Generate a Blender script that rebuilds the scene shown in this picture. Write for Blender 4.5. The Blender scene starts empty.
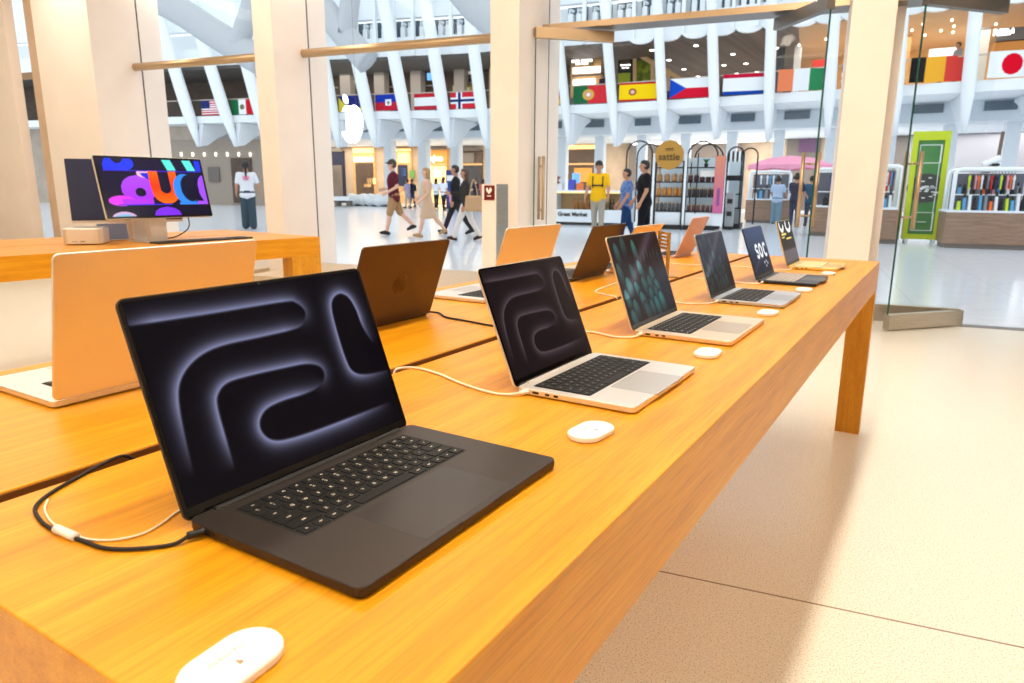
import bpy, bmesh, math, random
import numpy as np
from mathutils import Vector, Matrix
random.seed(7)
PI = math.pi
COL = bpy.context.scene.collection
R = math.radians
# ------------------------------------------------------------------ frames
TT = 0.905                      # table-top height
CAM = Vector((0, 0, 1.2615))
FOC, PITCH, ROLL, YAW = 696.73, 0.21815, 0.00579, 0.55347
_f0 = Vector((math.cos(YAW), math.sin(YAW), 0)); _r0 = Vector((math.sin(YAW), -math.cos(YAW), 0)); _u0 = Vector((0, 0, 1))
FWD = math.cos(PITCH) * _f0 - math.sin(PITCH) * _u0
_up = math.cos(PITCH) * _u0 + math.sin(PITCH) * _f0
RIGHT = math.cos(ROLL) * _r0 + math.sin(ROLL) * _up
UP = -math.sin(ROLL) * _r0 + math.cos(ROLL) * _up
DS = Vector((0.16091, -0.98697, 0)); DT = Vector((0.98697, 0.16091, 0))   # shop-front frame
FROT = math.atan2(DS.y, DS.x)
BOW = [(-60, -3.4), (-35, -.4), (-23, .8), (-18.8, 1.5), (-9.3, 1.5), (-3.2, .5), (3, -.7), (5.4, -1.1), (12, -2.2), (30, -5)]
def bow(s, t):                  # the far gallery is gently curved in plan
    if t < 33.5: return 0.0
    for (a, p), (b, q) in zip(BOW, BOW[1:]):
        if s <= b: return p + (q - p) * (s - a) / (b - a)
    return -5.0
def F(s, t, z=0.0):             # along the shop front, out through it, up
    return DS * s + DT * (t + bow(s, t)) + Vector((0, 0, z))
def at(px, py, t):              # measured photo point at distance t beyond -> (s, t, z)
    d = FWD + RIGHT * ((px - 512) / FOC) - UP * ((py - 341.5) / FOC)
    te = t
    for _ in range(5):
        p = CAM + d * (te / d.dot(DT)); te = t + bow(p.dot(DS), t)
    return p.dot(DS), t, p.z
def atF(px, py, t): return F(*at(px, py, t))
# ------------------------------------------------------------------ colour / materials
def lin(c):
    c = c / 255.0
    return c / 12.92 if c <= 0.04045 else ((c + 0.055) / 1.055) ** 2.4
def C(r, g, b): return (lin(r), lin(g), lin(b), 1.0)
MATS = {}
def mat(name, col, rough=0.5, metal=0.0, spec=0.5, emit=0.0, coat=0.0):
    if name in MATS: return MATS[name]
    m = bpy.data.materials.new(name); m.use_nodes = True
    b = m.node_tree.nodes['Principled BSDF']
    b.inputs['Base Color'].default_value = col
    b.inputs['Roughness'].default_value = rough
    b.inputs['Metallic'].default_value = metal
    b.inputs['Specular IOR Level'].default_value = spec
    b.inputs['Coat Weight'].default_value = coat
    if emit:
        b.inputs['Emission Color'].default_value = col
        b.inputs['Emission Strength'].default_value = emit
    MATS[name] = m
    return m
def nt(m): return m.node_tree.nodes, m.node_tree.links, m.node_tree.nodes['Principled BSDF']
def noisy(name, c1, c2, scale=(1, 1, 1), nscale=5.0, rough=0.5, metal=0.0, spec=0.5, lo=0.35, hi=0.65, detail=4, bump=0.0):
    if name in MATS: return MATS[name]
    m = mat(name, c1, rough, metal, spec)
    n, l, b = nt(m)
    tc = n.new('ShaderNodeTexCoord'); mp = n.new('ShaderNodeMapping'); mp.inputs['Scale'].default_value = scale
    nz = n.new('ShaderNodeTexNoise'); nz.inputs['Scale'].default_value = nscale; nz.inputs['Detail'].default_value = detail
    cr = n.new('ShaderNodeValToRGB')
    cr.color_ramp.elements[0].position = lo; cr.color_ramp.elements[1].position = hi
    cr.color_ramp.elements[0].color = c1; cr.color_ramp.elements[1].color = c2
    l.new(tc.outputs['Object'], mp.inputs['Vector']); l.new(mp.outputs['Vector'], nz.inputs['Vector'])
    l.new(nz.outputs['Fac'], cr.inputs['Fac']); l.new(cr.outputs['Color'], b.inputs['Base Color'])
    if bump:
        bp = n.new('ShaderNodeBump'); bp.inputs['Strength'].default_value = bump; bp.inputs['Distance'].default_value = 0.002
        l.new(nz.outputs['Fac'], bp.inputs['Height']); l.new(bp.outputs['Normal'], b.inputs['Normal'])
    return m
def attr_mat(name, strength=0.0, rough=0.5, spec=0.5, diffuse=True):
    """colours come from the mesh's own picture attribute"""
    if name in MATS: return MATS[name]
    m = mat(name, (0, 0, 0, 1), rough, 0, spec)
    n, l, b = nt(m)
    a = n.new('ShaderNodeAttribute'); a.attribute_name = 'picture'
    if diffuse: l.new(a.outputs['Color'], b.inputs['Base Color'])
    if strength:
        l.new(a.outputs['Color'], b.inputs['Emission Color']); b.inputs['Emission Strength'].default_value = strength
    return m
def glass(name, tint=(0.97, 0.99, 0.985, 1), lo=0.006, hi=0.3):
    """clear pane: see-through, mirroring a little more at grazing angles"""
    if name in MATS: return MATS[name]
    m = bpy.data.materials.new(name); m.use_nodes = True
    n, l = m.node_tree.nodes, m.node_tree.links; n.clear()
    out = n.new('ShaderNodeOutputMaterial'); mx = n.new('ShaderNodeMixShader')
    tr = n.new('ShaderNodeBsdfTransparent'); tr.inputs['Color'].default_value = tint
    gl = n.new('ShaderNodeBsdfGlossy'); gl.inputs['Roughness'].default_value = 0.0
    lw = n.new('ShaderNodeLayerWeight'); lw.inputs['Blend'].default_value = 0.5
    pw = n.new('ShaderNodeMath'); pw.operation = 'POWER'; pw.inputs[1].default_value = 5
    mr = n.new('ShaderNodeMapRange'); mr.inputs['To Min'].default_value = lo; mr.inputs['To Max'].default_value = hi
    l.new(lw.outputs['Facing'], pw.inputs[0]); l.new(pw.outputs[0], mr.inputs['Value']); l.new(mr.outputs[0], mx.inputs['Fac'])
    l.new(tr.outputs[0], mx.inputs[1]); l.new(gl.outputs[0], mx.inputs[2]); l.new(mx.outputs[0], out.inputs['Surface'])
    MATS[name] = m
    return m

def wood_mat(name, dark, mid, light, sc=(1.2, 14, 14), rough=0.38, spec=0.4):
    m = mat(name, mid, rough, 0, spec)
    n, l, b = nt(m)
    tc = n.new('ShaderNodeTexCoord'); mp = n.new('ShaderNodeMapping'); mp.inputs['Scale'].default_value = sc
    nz = n.new('ShaderNodeTexNoise'); nz.inputs['Scale'].default_value = 2.2; nz.inputs['Detail'].default_value = 6; nz.inputs['Roughness'].default_value = 0.6
    cr = n.new('ShaderNodeValToRGB'); e = cr.color_ramp.elements
    e[0].position = 0.30; e[0].color = dark; e[1].position = 0.72; e[1].color = light
    k = e.new(0.5); k.color = mid
    mp2 = n.new('ShaderNodeMapping'); mp2.inputs['Scale'].default_value = (sc[0] * 4, sc[1] * 16, sc[2] * 16)
    n2 = n.new('ShaderNodeTexNoise'); n2.inputs['Scale'].default_value = 2.0; n2.inputs['Detail'].default_value = 3
    mx = n.new('ShaderNodeMix'); mx.data_type = 'RGBA'; mx.blend_type = 'MULTIPLY'; mx.inputs[0].default_value = 0.35
    r2 = n.new('ShaderNodeValToRGB'); r2.color_ramp.elements[0].position = 0.38; r2.color_ramp.elements[0].color = (0.55, 0.5, 0.45, 1); r2.color_ramp.elements[1].position = 0.52
    l.new(tc.outputs['Object'], mp.inputs['Vector']); l.new(mp.outputs[0], nz.inputs['Vector']); l.new(nz.outputs['Fac'], cr.inputs['Fac'])
    l.new(tc.outputs['Object'], mp2.inputs['Vector']); l.new(mp2.outputs[0], n2.inputs['Vector']); l.new(n2.outputs['Fac'], r2.inputs['Fac'])
    l.new(cr.outputs['Color'], mx.inputs[6]); l.new(r2.outputs['Color'], mx.inputs[7]); l.new(mx.outputs[2], b.inputs['Base Color'])
    return m

def floor_mat(name, base, specks, joint, tiles, jw, rough, spec, voro=120.0, amount=0.5, streak=False):
    """speckled stone slabs: tiles=(size_s, size_t, off_s, off_t)"""
    m = mat(name, base, rough, 0, spec)
    n, l, b = nt(m)
    tc = n.new('ShaderNodeTexCoord'); sep = n.new('ShaderNodeSeparateXYZ')
    l.new(tc.outputs['Object'], sep.inputs[0])
    nz = n.new('ShaderNodeTexNoise'); nz.inputs['Scale'].default_value = voro; nz.inputs['Detail'].default_value = 2
    l.new(tc.outputs['Object'], nz.inputs['Vector'])
    cr = n.new('ShaderNodeValToRGB'); cr.color_ramp.elements[0].position = 0.33; cr.color_ramp.elements[1].position = 0.47
    cr.color_ramp.elements[0].color = specks; cr.color_ramp.elements[1].color = base
    l.new(nz.outputs['Fac'], cr.inputs['Fac'])
    mxs = n.new('ShaderNodeMix'); mxs.data_type = 'RGBA'; mxs.inputs[0].default_value = amount; mxs.inputs[6].default_value = base
    l.new(cr.outputs['Color'], mxs.inputs[7])
    last = None
    for ax, size, off in ((0, tiles[0], tiles[2]), (1, tiles[1], tiles[3])):
        if not size: continue
        a = n.new('ShaderNodeMath'); a.operation = 'SUBTRACT'; a.inputs[1].default_value = off - 100 * size; l.new(sep.outputs[ax], a.inputs[0])
        d = n.new('ShaderNodeMath'); d.operation = 'MODULO'; d.inputs[1].default_value = size; l.new(a.outputs[0], d.inputs[0])
        c = n.new('ShaderNodeMath'); c.operation = 'LESS_THAN'; c.inputs[1].default_value = jw; l.new(d.outputs[0], c.inputs[0])
        if last is None: last = c
        else:
            k = n.new('ShaderNodeMath'); k.operation = 'MAXIMUM'; l.new(last.outputs[0], k.inputs[0]); l.new(c.outputs[0], k.inputs[1]); last = k
    mj = n.new('ShaderNodeMix'); mj.data_type = 'RGBA'; mj.inputs[7].default_value = joint
    l.new(last.outputs[0], mj.inputs[0]); l.new(mxs.outputs[2], mj.inputs[6]); l.new(mj.outputs[2], b.inputs['Base Color'])
    return m

WOOD = wood_mat('honey_oak', C(210, 134, 5), C(224, 149, 11), C(233, 164, 30))
WOOD_END = wood_mat('honey_oak_upright', C(206, 134, 18), C(218, 148, 28), C(228, 164, 48), sc=(14, 14, 1.2))
M_CHAN = mat('cable_channel_brown', C(134, 80, 20), 0.8)
M_PILLAR = noisy('limewashed_stone', C(246, 233, 224), C(250, 238, 229), nscale=2.0, rough=0.7, spec=0.25)
M_WALL = mat('warm_white_plaster', C(244, 234, 220), 0.8, spec=0.2)
M_SILL = noisy('sandstone_sill', C(196, 172, 142), C(206, 184, 154), nscale=30, rough=0.55)
M_BRONZE = mat('satin_bronze', C(192, 166, 134), 0.36, 0.85)
M_STEEL = noisy('brushed_steel', C(176, 166, 152), C(196, 186, 172), scale=(1, 1, 40), nscale=6, rough=0.3, metal=0.9)
M_STEELD = mat('dark_brushed_steel', C(128, 122, 116), 0.35, 0.8)
M_GLASS = glass('clear_glazing', (0.99, 0.995, 0.995, 1))
M_GEDGE = mat('green_glass_edge', C(6, 82, 66), 0.15, 0, 0.6)
M_WHITE = mat('painted_white_steel', C(242, 247, 250), 0.5, spec=0.3)
M_WHITE2 = mat('white_paint_matte', C(232, 238, 243), 0.7, spec=0.2)
M_SOFFIT = mat('pale_soffit', C(222, 230, 236), 0.8, spec=0.2)
M_VENT = noisy('grey_vent_grille', C(80, 96, 108), C(112, 126, 136), scale=(60, 60, 1), nscale=3, rough=0.6)
M_GREYBEAM = mat('grey_white_arch', C(188, 192, 196), 0.6, spec=0.3)
M_BLACK = mat('black_plastic', C(14, 14, 15), 0.4)
M_BLACKM = mat('black_powder_coat', C(24, 25, 27), 0.5)
M_CHAR = mat('charcoal', C(44, 42, 42), 0.6)
M_WHITEPL = mat('white_gloss_plastic', C(246, 243, 238), 0.3, spec=0.5)
M_GREYTXT = mat('taupe_print', C(166, 136, 112), 0.7)
M_ALU = mat('silver_aluminium', C(232, 226, 220), 0.36, 0.75)
M_ALUW = mat('starlight_aluminium', C(232, 212, 186), 0.36, 0.75)
M_ALUB = mat('cool_grey_aluminium', C(190, 196, 206), 0.36, 0.75)
M_SPACE = mat('space_black_aluminium', C(66, 58, 54), 0.42, 0.7)
M_MID = mat('midnight_aluminium', C(52, 56, 66), 0.4, 0.7)
M_BROWNLID = mat('dark_bronze_aluminium', C(92, 74, 58), 0.42, 0.7)
M_GOLD = mat('pale_gold_aluminium', C(226, 196, 110), 0.38, 0.6)
M_PINK = mat('rose_gold_aluminium', C(208, 172, 172), 0.5, 0.1)
M_KEYS = mat('black_keycaps', C(17, 16, 16), 0.55, spec=0.25)
M_KEYS_GLARE = mat('glare_painted_keycaps', C(178, 168, 164), 0.5)  # glare from the screen, painted in as a pale key colour
M_KEYSC = mat('cream_keycaps', C(240, 222, 164), 0.5)
M_WELL = mat('keyboard_well', C(12, 12, 13), 0.6)
M_LEG = mat('backlit_legend', C(226, 210, 186), 0.5, emit=0.08)
M_LEGD = mat('printed_legend', C(150, 146, 142), 0.5)
M_BEZEL = mat('black_glass_bezel', C(5, 5, 7), 0.08, spec=0.5)
M_LOGOD = mat('dark_mirror_logo', C(82, 63, 48), 0.25, 0.8)
M_LOGOL = mat('light_mirror_logo', C(222, 190, 150), 0.2, 0.9)
M_LAMP = mat('lit_white', (1, 0.97, 0.92, 1), 0.5, emit=6.0)
M_LAMPW = mat('lit_sign_white', (1, 1, 1, 1), 0.5, emit=2.5)
M_STRIP = mat('lit_warm_strip', (1, 0.9, 0.74, 1), 0.5, emit=3.0)

# ------------------------------------------------------------------ objects
BASE = {}
def tag(o, label=None, cat=None, group=None, kind=None):
    if label: o['label'] = label
    if cat: o['category'] = cat
    if group: o['group'] = group
    if kind: o['kind'] = kind
    return o
def thing(name, label=None, cat=None, loc=(0, 0, 0), rotz=0.0, group=None, kind=None):
    o = bpy.data.objects.new(name, None); COL.objects.link(o)
    o.empty_display_size = 0.1
    o.location = loc; o.rotation_euler = (0, 0, rotz)
    BASE[o] = Matrix.Translation(Vector(loc)) @ Matrix.Rotation(rotz, 4, 'Z')
    return tag(o, label, cat, group, kind)
def obj(name, bm, m, parent=None, local=False, smooth=False, loc=None, rotz=0.0):
    """link bm as ONE mesh; world coordinates unless local"""
    if parent is None:
        if not local:
            if loc is None:
                xs = [v.co for v in bm.verts]
                loc = Vector(((min(v.x for v in xs) + max(v.x for v in xs)) / 2, (min(v.y for v in xs) + max(v.y for v in xs)) / 2, min(v.z for v in xs)))
            M = Matrix.Translation(Vector(loc)) @ Matrix.Rotation(rotz, 4, 'Z')
            bmesh.ops.transform(bm, matrix=M.inverted(), verts=bm.verts)
        else: M = Matrix.Translation(Vector(loc or (0, 0, 0))) @ Matrix.Rotation(rotz, 4, 'Z')
    else:
        M = BASE[parent]
        if not local: bmesh.ops.transform(bm, matrix=M.inverted(), verts=bm.verts)
    me = bpy.data.meshes.new(name)
    bmesh.ops.recalc_face_normals(bm, faces=bm.faces)
    if smooth:
        for f in bm.faces: f.smooth = True
    bm.to_mesh(me); bm.free()
    for x in (m if isinstance(m, (list, tuple)) else [m]): me.materials.append(x)
    o = bpy.data.objects.new(name, me); COL.objects.link(o)
    if parent is None:
        o.location = M.to_translation(); o.rotation_euler = (0, 0, rotz); BASE[o] = M
    else:
        o.parent = parent; BASE[o] = M
    return o
def dup(root, loc, rotz=None, label=None):
    r = root.copy(); COL.objects.link(r); r.location = loc
    if rotz is not None: r.rotation_euler = (0, 0, rotz)
    if label: r['label'] = label
    for ch in list(root.children):
        c = ch.copy(); COL.objects.link(c); c.parent = r
        for g in list(ch.children):
            k = g.copy(); COL.objects.link(k); k.parent = c
    return r
# ------------------------------------------------------------------ shapes
def B(): return bmesh.new()
def hexa(bm, pts, mi=0):
    v = [bm.verts.new(p) for p in pts]
    for f in ((0, 3, 2, 1), (4, 5, 6, 7), (0, 1, 5, 4), (1, 2, 6, 5), (2, 3, 7, 6), (3, 0, 4, 7)):
        bm.faces.new([v[i] for i in f]).material_index = mi
    return v
def box(bm, x0, x1, y0, y1, z0, z1, M=None, mi=0):
    p = [Vector(q) for q in ((x0, y0, z0), (x1, y0, z0), (x1, y1, z0), (x0, y1, z0), (x0, y0, z1), (x1, y0, z1), (x1, y1, z1), (x0, y1, z1))]
    if M: p = [M @ q for q in p]
    return hexa(bm, p, mi)
def fbox(bm, s0, s1, t0, t1, z0, z1, mi=0):
    if t0 > 33.5 and abs(s1 - s0) > 4:                # long pieces follow the curve
        n = int(abs(s1 - s0) / 2.5) + 1; rings = []
        for i in range(n + 1):
            s = s0 + (s1 - s0) * i / n
            rings.append([bm.verts.new(F(s, t, z)) for t, z in ((t0, z0), (t1, z0), (t1, z1), (t0, z1))])
        bm.faces.new(rings[0]); bm.faces.new(rings[-1][::-1])
        for p, q in zip(rings, rings[1:]):
            for k in range(4): bm.faces.new([p[k], p[(k + 1) % 4], q[(k + 1) % 4], q[k]])
        return
    return hexa(bm, [F(s0, t0, z0), F(s1, t0, z0), F(s1, t1, z0), F(s0, t1, z0), F(s0, t0, z1), F(s1, t0, z1), F(s1, t1, z1), F(s0, t1, z1)], mi)
def prange(px0, px1, py0, py1, t):
    """photo rectangle at distance t -> s0, s1, z0, z1"""
    m = (py0 + py1) / 2 if py1 is not None else py0; mx = (px0 + px1) / 2
    s0 = at(px0, m, t)[0]; s1 = at(px1, m, t)[0]; z1 = at(mx, py0, t)[2]
    z0 = at(mx, py1, t)[2] if py1 is not None else 0.0
    return s0, s1, max(0.0, z0), z1
def pbox(bm, px0, px1, py0, py1, t, dep, mi=0):
    s0, s1, z0, z1 = prange(px0, px1, py0, py1, t)
    fbox(bm, s0, s1, t, t + dep, z0, z1, mi)
def prism(bm, poly, z0, z1, M=None, mi=0):
    a = [Vector((p[0], p[1], z0)) for p in poly]; b = [Vector((p[0], p[1], z1)) for p in poly]
    if M: a = [M @ q for q in a]; b = [M @ q for q in b]
    a = [bm.verts.new(q) for q in a]; b = [bm.verts.new(q) for q in b]; n = len(a)
    for f in [a[::-1], b] + [[a[i], a[(i + 1) % n], b[(i + 1) % n], b[i]] for i in range(n)]:
        bm.faces.new(f).material_index = mi
def rrect(w, d, r, seg=6, cx=0, cy=0):
    out = []
    r = min(r, w / 2 - 1e-5, d / 2 - 1e-5)
    for (sx, sy, a0) in ((1, -1, -90), (1, 1, 0), (-1, 1, 90), (-1, -1, 180)):
        for k in range(seg + 1):
            a = R(a0 + 90 * k / seg)
            out.append((cx + sx * (w / 2 - r) + r * math.cos(a), cy + sy * (d / 2 - r) + r * math.sin(a)))
    return out
def rslab(bm, w, d, r, levels, M=None, cx=0, cy=0, seg=6, mi=0):
    """rounded slab; levels = [(inset, z), ...] bottom to top"""
    rings = []
    for ins, z in levels:
        ring = [Vector((x, y, z)) for x, y in rrect(w - 2 * ins, d - 2 * ins, max(r - ins, 0.0004), seg, cx, cy)]
        if M: ring = [M @ q for q in ring]
        rings.append([bm.verts.new(q) for q in ring])
    n = len(rings[0])
    bm.faces.new(rings[0][::-1]).material_index = mi; bm.faces.new(rings[-1]).material_index = mi
    for a, b in zip(rings, rings[1:]):
        for i in range(n): bm.faces.new([a[i], a[(i + 1) % n], b[(i + 1) % n], b[i]]).material_index = mi
def smoothpath(pts, n=8):
    pts = [Vector(p) for p in pts]; out = []
    for i in range(len(pts) - 1):
        p0 = pts[max(i - 1, 0)]; p1 = pts[i]; p2 = pts[i + 1]; p3 = pts[min(i + 2, len(pts) - 1)]
        for k in range(n):
            t = k / n
            out.append(0.5 * ((2 * p1) + (p2 - p0) * t + (2 * p0 - 5 * p1 + 4 * p2 - p3) * t * t + (3 * p1 - p0 - 3 * p2 + p3) * t ** 3))
    out.append(pts[-1]); return out
def tube(bm, pts, r, seg=10, mi=0):
    pts = [Vector(p) for p in pts]; rad = r if isinstance(r, (list, tuple)) else [r] * len(pts)
    rings = []; nrm = None
    for i, p in enumerate(pts):
        d = (pts[min(i + 1, len(pts) - 1)] - pts[max(i - 1, 0)]).normalized()
        if nrm is None: nrm = d.orthogonal().normalized()
        nrm = (nrm - d * nrm.dot(d)).normalized(); b = d.cross(nrm)
        rings.append([bm.verts.new(p + (nrm * math.cos(2 * PI * k / seg) + b * math.sin(2 * PI * k / seg)) * rad[i]) for k in range(seg)])
    bm.faces.new(rings[0][::-1]).material_index = mi; bm.faces.new(rings[-1]).material_index = mi
    for a, b in zip(rings, rings[1:]):
        for k in range(seg): bm.faces.new([a[k], a[(k + 1) % seg], b[(k + 1) % seg], b[k]]).material_index = mi
def lathe(bm, prof, c=(0, 0, 0), seg=16, mi=0):
    rings = [[bm.verts.new((c[0] + r * math.cos(2 * PI * k / seg), c[1] + r * math.sin(2 * PI * k / seg), c[2] + z)) for k in range(seg)] for r, z in prof]
    bm.faces.new(rings[0][::-1]).material_index = mi; bm.faces.new(rings[-1]).material_index = mi
    for a, b in zip(rings, rings[1:]):
        for k in range(seg): bm.faces.new([a[k], a[(k + 1) % seg], b[(k + 1) % seg], b[k]]).material_index = mi
def text_bm(bm, s, size, M, ext=0.001, bold=0.0, mi=0):
    """flat lettering centred on M's origin in its local xy plane"""
    cu = bpy.data.curves.new('t', 'FONT'); cu.body = s; cu.size = size; cu.align_x = 'CENTER'; cu.align_y = 'CENTER'; cu.extrude = ext; cu.offset = bold; cu.resolution_u = 3
    o = bpy.data.objects.new('t', cu); COL.objects.link(o)
    dg = bpy.context.evaluated_depsgraph_get()
    me = bpy.data.meshes.new_from_object(o.evaluated_get(dg))
    k = len(bm.verts)
    bm.from_mesh(me); bm.verts.ensure_lookup_table()
    for v in bm.verts[k:]: v.co = M @ v.co
    bpy.data.objects.remove(o); bpy.data.curves.remove(cu); bpy.data.meshes.remove(me)
def fM(s, t, z, flip=False):
    """plane facing the shop (towards -t): x along s, y up"""
    x = DS; y = Vector((0, 0, 1)); zz = x.cross(y)
    m = Matrix((x, y, zz)).transposed().to_4x4(); m.translation = F(s, t, z)
    return m
def picture_grid(name, M, w, h, nu, nv, fn, material, parent=None, thick=0.0, srgb=True):
    """a flat picture w x h, fn(U, V) -> RGB arrays (0..1 sRGB)"""
    u = np.linspace(0, 1, nu + 1); v = np.linspace(0, 1, nv + 1)
    U, V = np.meshgrid(u, v); rgb = np.clip(np.stack(fn(U, V), -1), 0, 1)
    if srgb: rgb = np.where(rgb <= 0.04045, rgb / 12.92, ((rgb + 0.055) / 1.055) ** 2.4)
    col = np.concatenate([rgb.reshape(-1, 3), np.ones(((nu + 1) * (nv + 1), 1))], 1).astype(np.float32)
    Mp = M if parent is None else BASE[parent].inverted() @ M
    co = np.stack([(U - 0.5) * w, (V - 0.5) * h, np.zeros_like(U)], -1).reshape(-1, 3)
    a = np.array(Mp); co = co @ a[:3, :3].T + a[:3, 3]
    if parent is None:
        loc = a[:3, 3].copy(); co = co - loc
    idx = np.arange((nu + 1) * (nv + 1)).reshape(nv + 1, nu + 1)
    q = np.stack([idx[:-1, :-1], idx[:-1, 1:], idx[1:, 1:], idx[1:, :-1]], -1).reshape(-1, 4)
    me = bpy.data.meshes.new(name); me.from_pydata(co.tolist(), [], q.tolist())
    at_ = me.color_attributes.new('picture', 'FLOAT_COLOR', 'POINT'); at_.data.foreach_set('color', col.ravel())
    me.materials.append(material)
    o = bpy.data.objects.new(name, me); COL.objects.link(o)
    if thick:
        sd = o.modifiers.new('thickness', 'SOLIDIFY'); sd.thickness = thick; sd.offset = -1
    if parent is None: o.location = loc; BASE[o] = Matrix.Translation(Vector(loc))
    else: o.parent = parent; BASE[o] = BASE[parent]
    return o
# ================================================================== THE SHOP
def plate(name, pts, m, kind='structure'):
    bm = B(); v = [bm.verts.new(p) for p in pts]; bm.faces.new(v)
    loc = F(0, 0, pts[0].z)
    M = Matrix.Translation(loc) @ Matrix.Rotation(FROT, 4, 'Z')
    o = obj(name, bm, m, loc=loc, rotz=FROT); o['kind'] = kind
    return o
# local x of these slabs = s, local y = t
FLOOR_IN = floor_mat('cream_terrazzo', C(242, 237, 223), C(182, 164, 136), C(150, 132, 108), (0, 5.55, 0, 2.153), 0.008, 0.22, 0.35, voro=210, amount=0.85)
FLOOR_OUT = floor_mat('pale_mall_marble', C(226, 231, 238), C(212, 220, 230), C(204, 211, 222), (1.2, 1.2, 0, 0), 0.012, 0.16, 0.5, voro=3, amount=0.5)
def slab(name, s0, s1, t0, t1, z0, z1, m):
    bm = B(); box(bm, s0, s1, t0, t1, z0, z1)
    o = obj(name, bm, m, local=True, rotz=FROT); o['kind'] = 'structure'; return o
slab('floor', -14, 8, -5, 7.66, -0.2, 0.0, FLOOR_IN)
slab('floor_mall', -90, 60, 7.66, 95, -0.2, 0.0, FLOOR_OUT)
slab('ceiling', -14, 8, -5, 7.9, 4.2, 4.5, M_WALL)
slab('wall_back', -14, 8, -5.2, -5, 0, 4.2, M_WALL)
slab('wall_left', -14.2, -14, -5, 7.6, 0, 4.2, M_WALL)
slab('wall_right', 8, 8.2, -5, 7.6, 0, 4.2, M_WALL)
# threshold strip of the open entrance
slab('trim_1', -2.03, -0.414, 7.58, 7.72, 0.0, 0.004, M_STEELD)
slab('trim_2', 1.44, 3.34, 7.58, 7.72, 0.0, 0.004, M_STEELD)

def pillar(s0, s1, t0, extra=None, z1=4.2):
    bm = B()
    fbox(bm, s0, s1, t0, 7.60, 0, z1)
    fbox(bm, s0 + 0.004, s1 + (extra or 0.0) - 0.004, 7.615, 7.98, 0, 6.5)
    o = obj('pillar', bm, M_PILLAR); o['kind'] = 'structure'
    bm = B(); fbox(bm, s1 - 0.012, s1 + 0.002, 7.598, 7.618, 0, z1); j = obj('joint_line', bm, M_CHAR, o)
    return o
pillar(-3.035, -2.73, 6.74, 0.0)
pillar(-6.20, -5.92, 6.96, 0.0)
pillar(-9.86, -8.80, 6.86, 0.0)
bm = B(); fbox(bm, -11.9, -10.44, 6.86, 7.0, 0, 4.2); o = obj('pillar', bm, M_PILLAR); o['kind'] = 'structure'
pillar(0.21, 0.545, 6.85, 0.14)
bm = B(); fbox(bm, -10.22, -9.87, 7.0, 7.6, 0, 4.2); o = obj('wall_reveal', bm, noisy('tan_reveal', C(214, 186, 160), C(222, 194, 168), rough=0.7)); o['kind'] = 'structure'
# stone sills
for s0, s1 in ((-5.92, -3.035), (-8.80, -6.20), (-12.6, -9.86)):
    bm = B(); fbox(bm, s0 + .003, s1 - .003, 6.25, 7.72, 0.0, 0.25); o = obj('window_sill', bm, M_SILL); o['kind'] = 'structure'
slab('wall_front_unseen', 3.75, 8, 7.3, 7.6, 0, 4.2, mat('unseen_dark_wall', C(84, 66, 56), .6))  # unseen wall, added dark so the laptop screens mirror less brightness
pillar(3.35, 3.72, 6.85, 0.0)
# glazed bays with a bronze tube across each
def bay(n, s0, s1, z0, rail=True):
    e = thing('window_%d' % n, loc=F((s0 + s1) / 2, 7.6, z0), rotz=FROT, kind='structure')
    bm = B(); fbox(bm, s0, s1, 7.602, 7.614, z0, 4.2); obj('pane', bm, M_GLASS, e)
    if rail:
        bm = B(); a = F(s0 - 0.03, 7.50, 2.86); b = F(s1 - 0.01, 7.50, 2.86)
        tube(bm, [a + DS * .0, a + DS * .012, a + DS * .03, b], [0.03, 0.046, 0.052, 0.052], 16); obj('cross_rail', bm, M_BRONZE, e, smooth=True)
    return e
W2 = bay(2, -5.92, -3.035, 0.25); bay(1, -8.80, -6.20, 0.25); bay(3, -12.6, -10.22, 0.25)
# entrance: sidelights, header, leaves
def sidelight(n, s0, s1, z1=2.86, rail=True):
    e = thing('window_%d' % n, loc=F((s0 + s1) / 2, 7.64, 0), rotz=FROT, kind='structure')
    bm = B(); fbox(bm, s0, s1, 7.634, 7.646, 0.16 if rail else 0, z1); obj('pane', bm, M_GLASS, e)
    if rail:
        bm = B(); fbox(bm, s0, s1, 7.60, 7.68, 0.0, 0.16); obj('bottom_rail', bm, M_STEEL, e)
    return e
sidelight(4, -2.72, -2.03); sidelight(5, -0.40, 0.20); sidelight(6, 0.55, 1.43)
def header(n, s0, s1):
    e = thing('trim_%d' % n, loc=F((s0 + s1) / 2, 7.5, 2.86), rotz=FROT, kind='structure')
    bm = B(); fbox(bm, s0, s1, 7.40, 7.70, 2.874, 2.926); obj('header_beam', bm, M_STEELD, e)
    bm = B(); fbox(bm, s0, s1, 7.385, 7.40, 2.872, 2.930); obj('header_face', bm, M_BRONZE, e)
    bm = B(); fbox(bm, s0, s1, 7.634, 7.646, 2.928, 4.2); obj('pane', bm, M_GLASS, e)
header(3, -2.725, 0.205); header(4, 0.55, 3.35)
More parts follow.
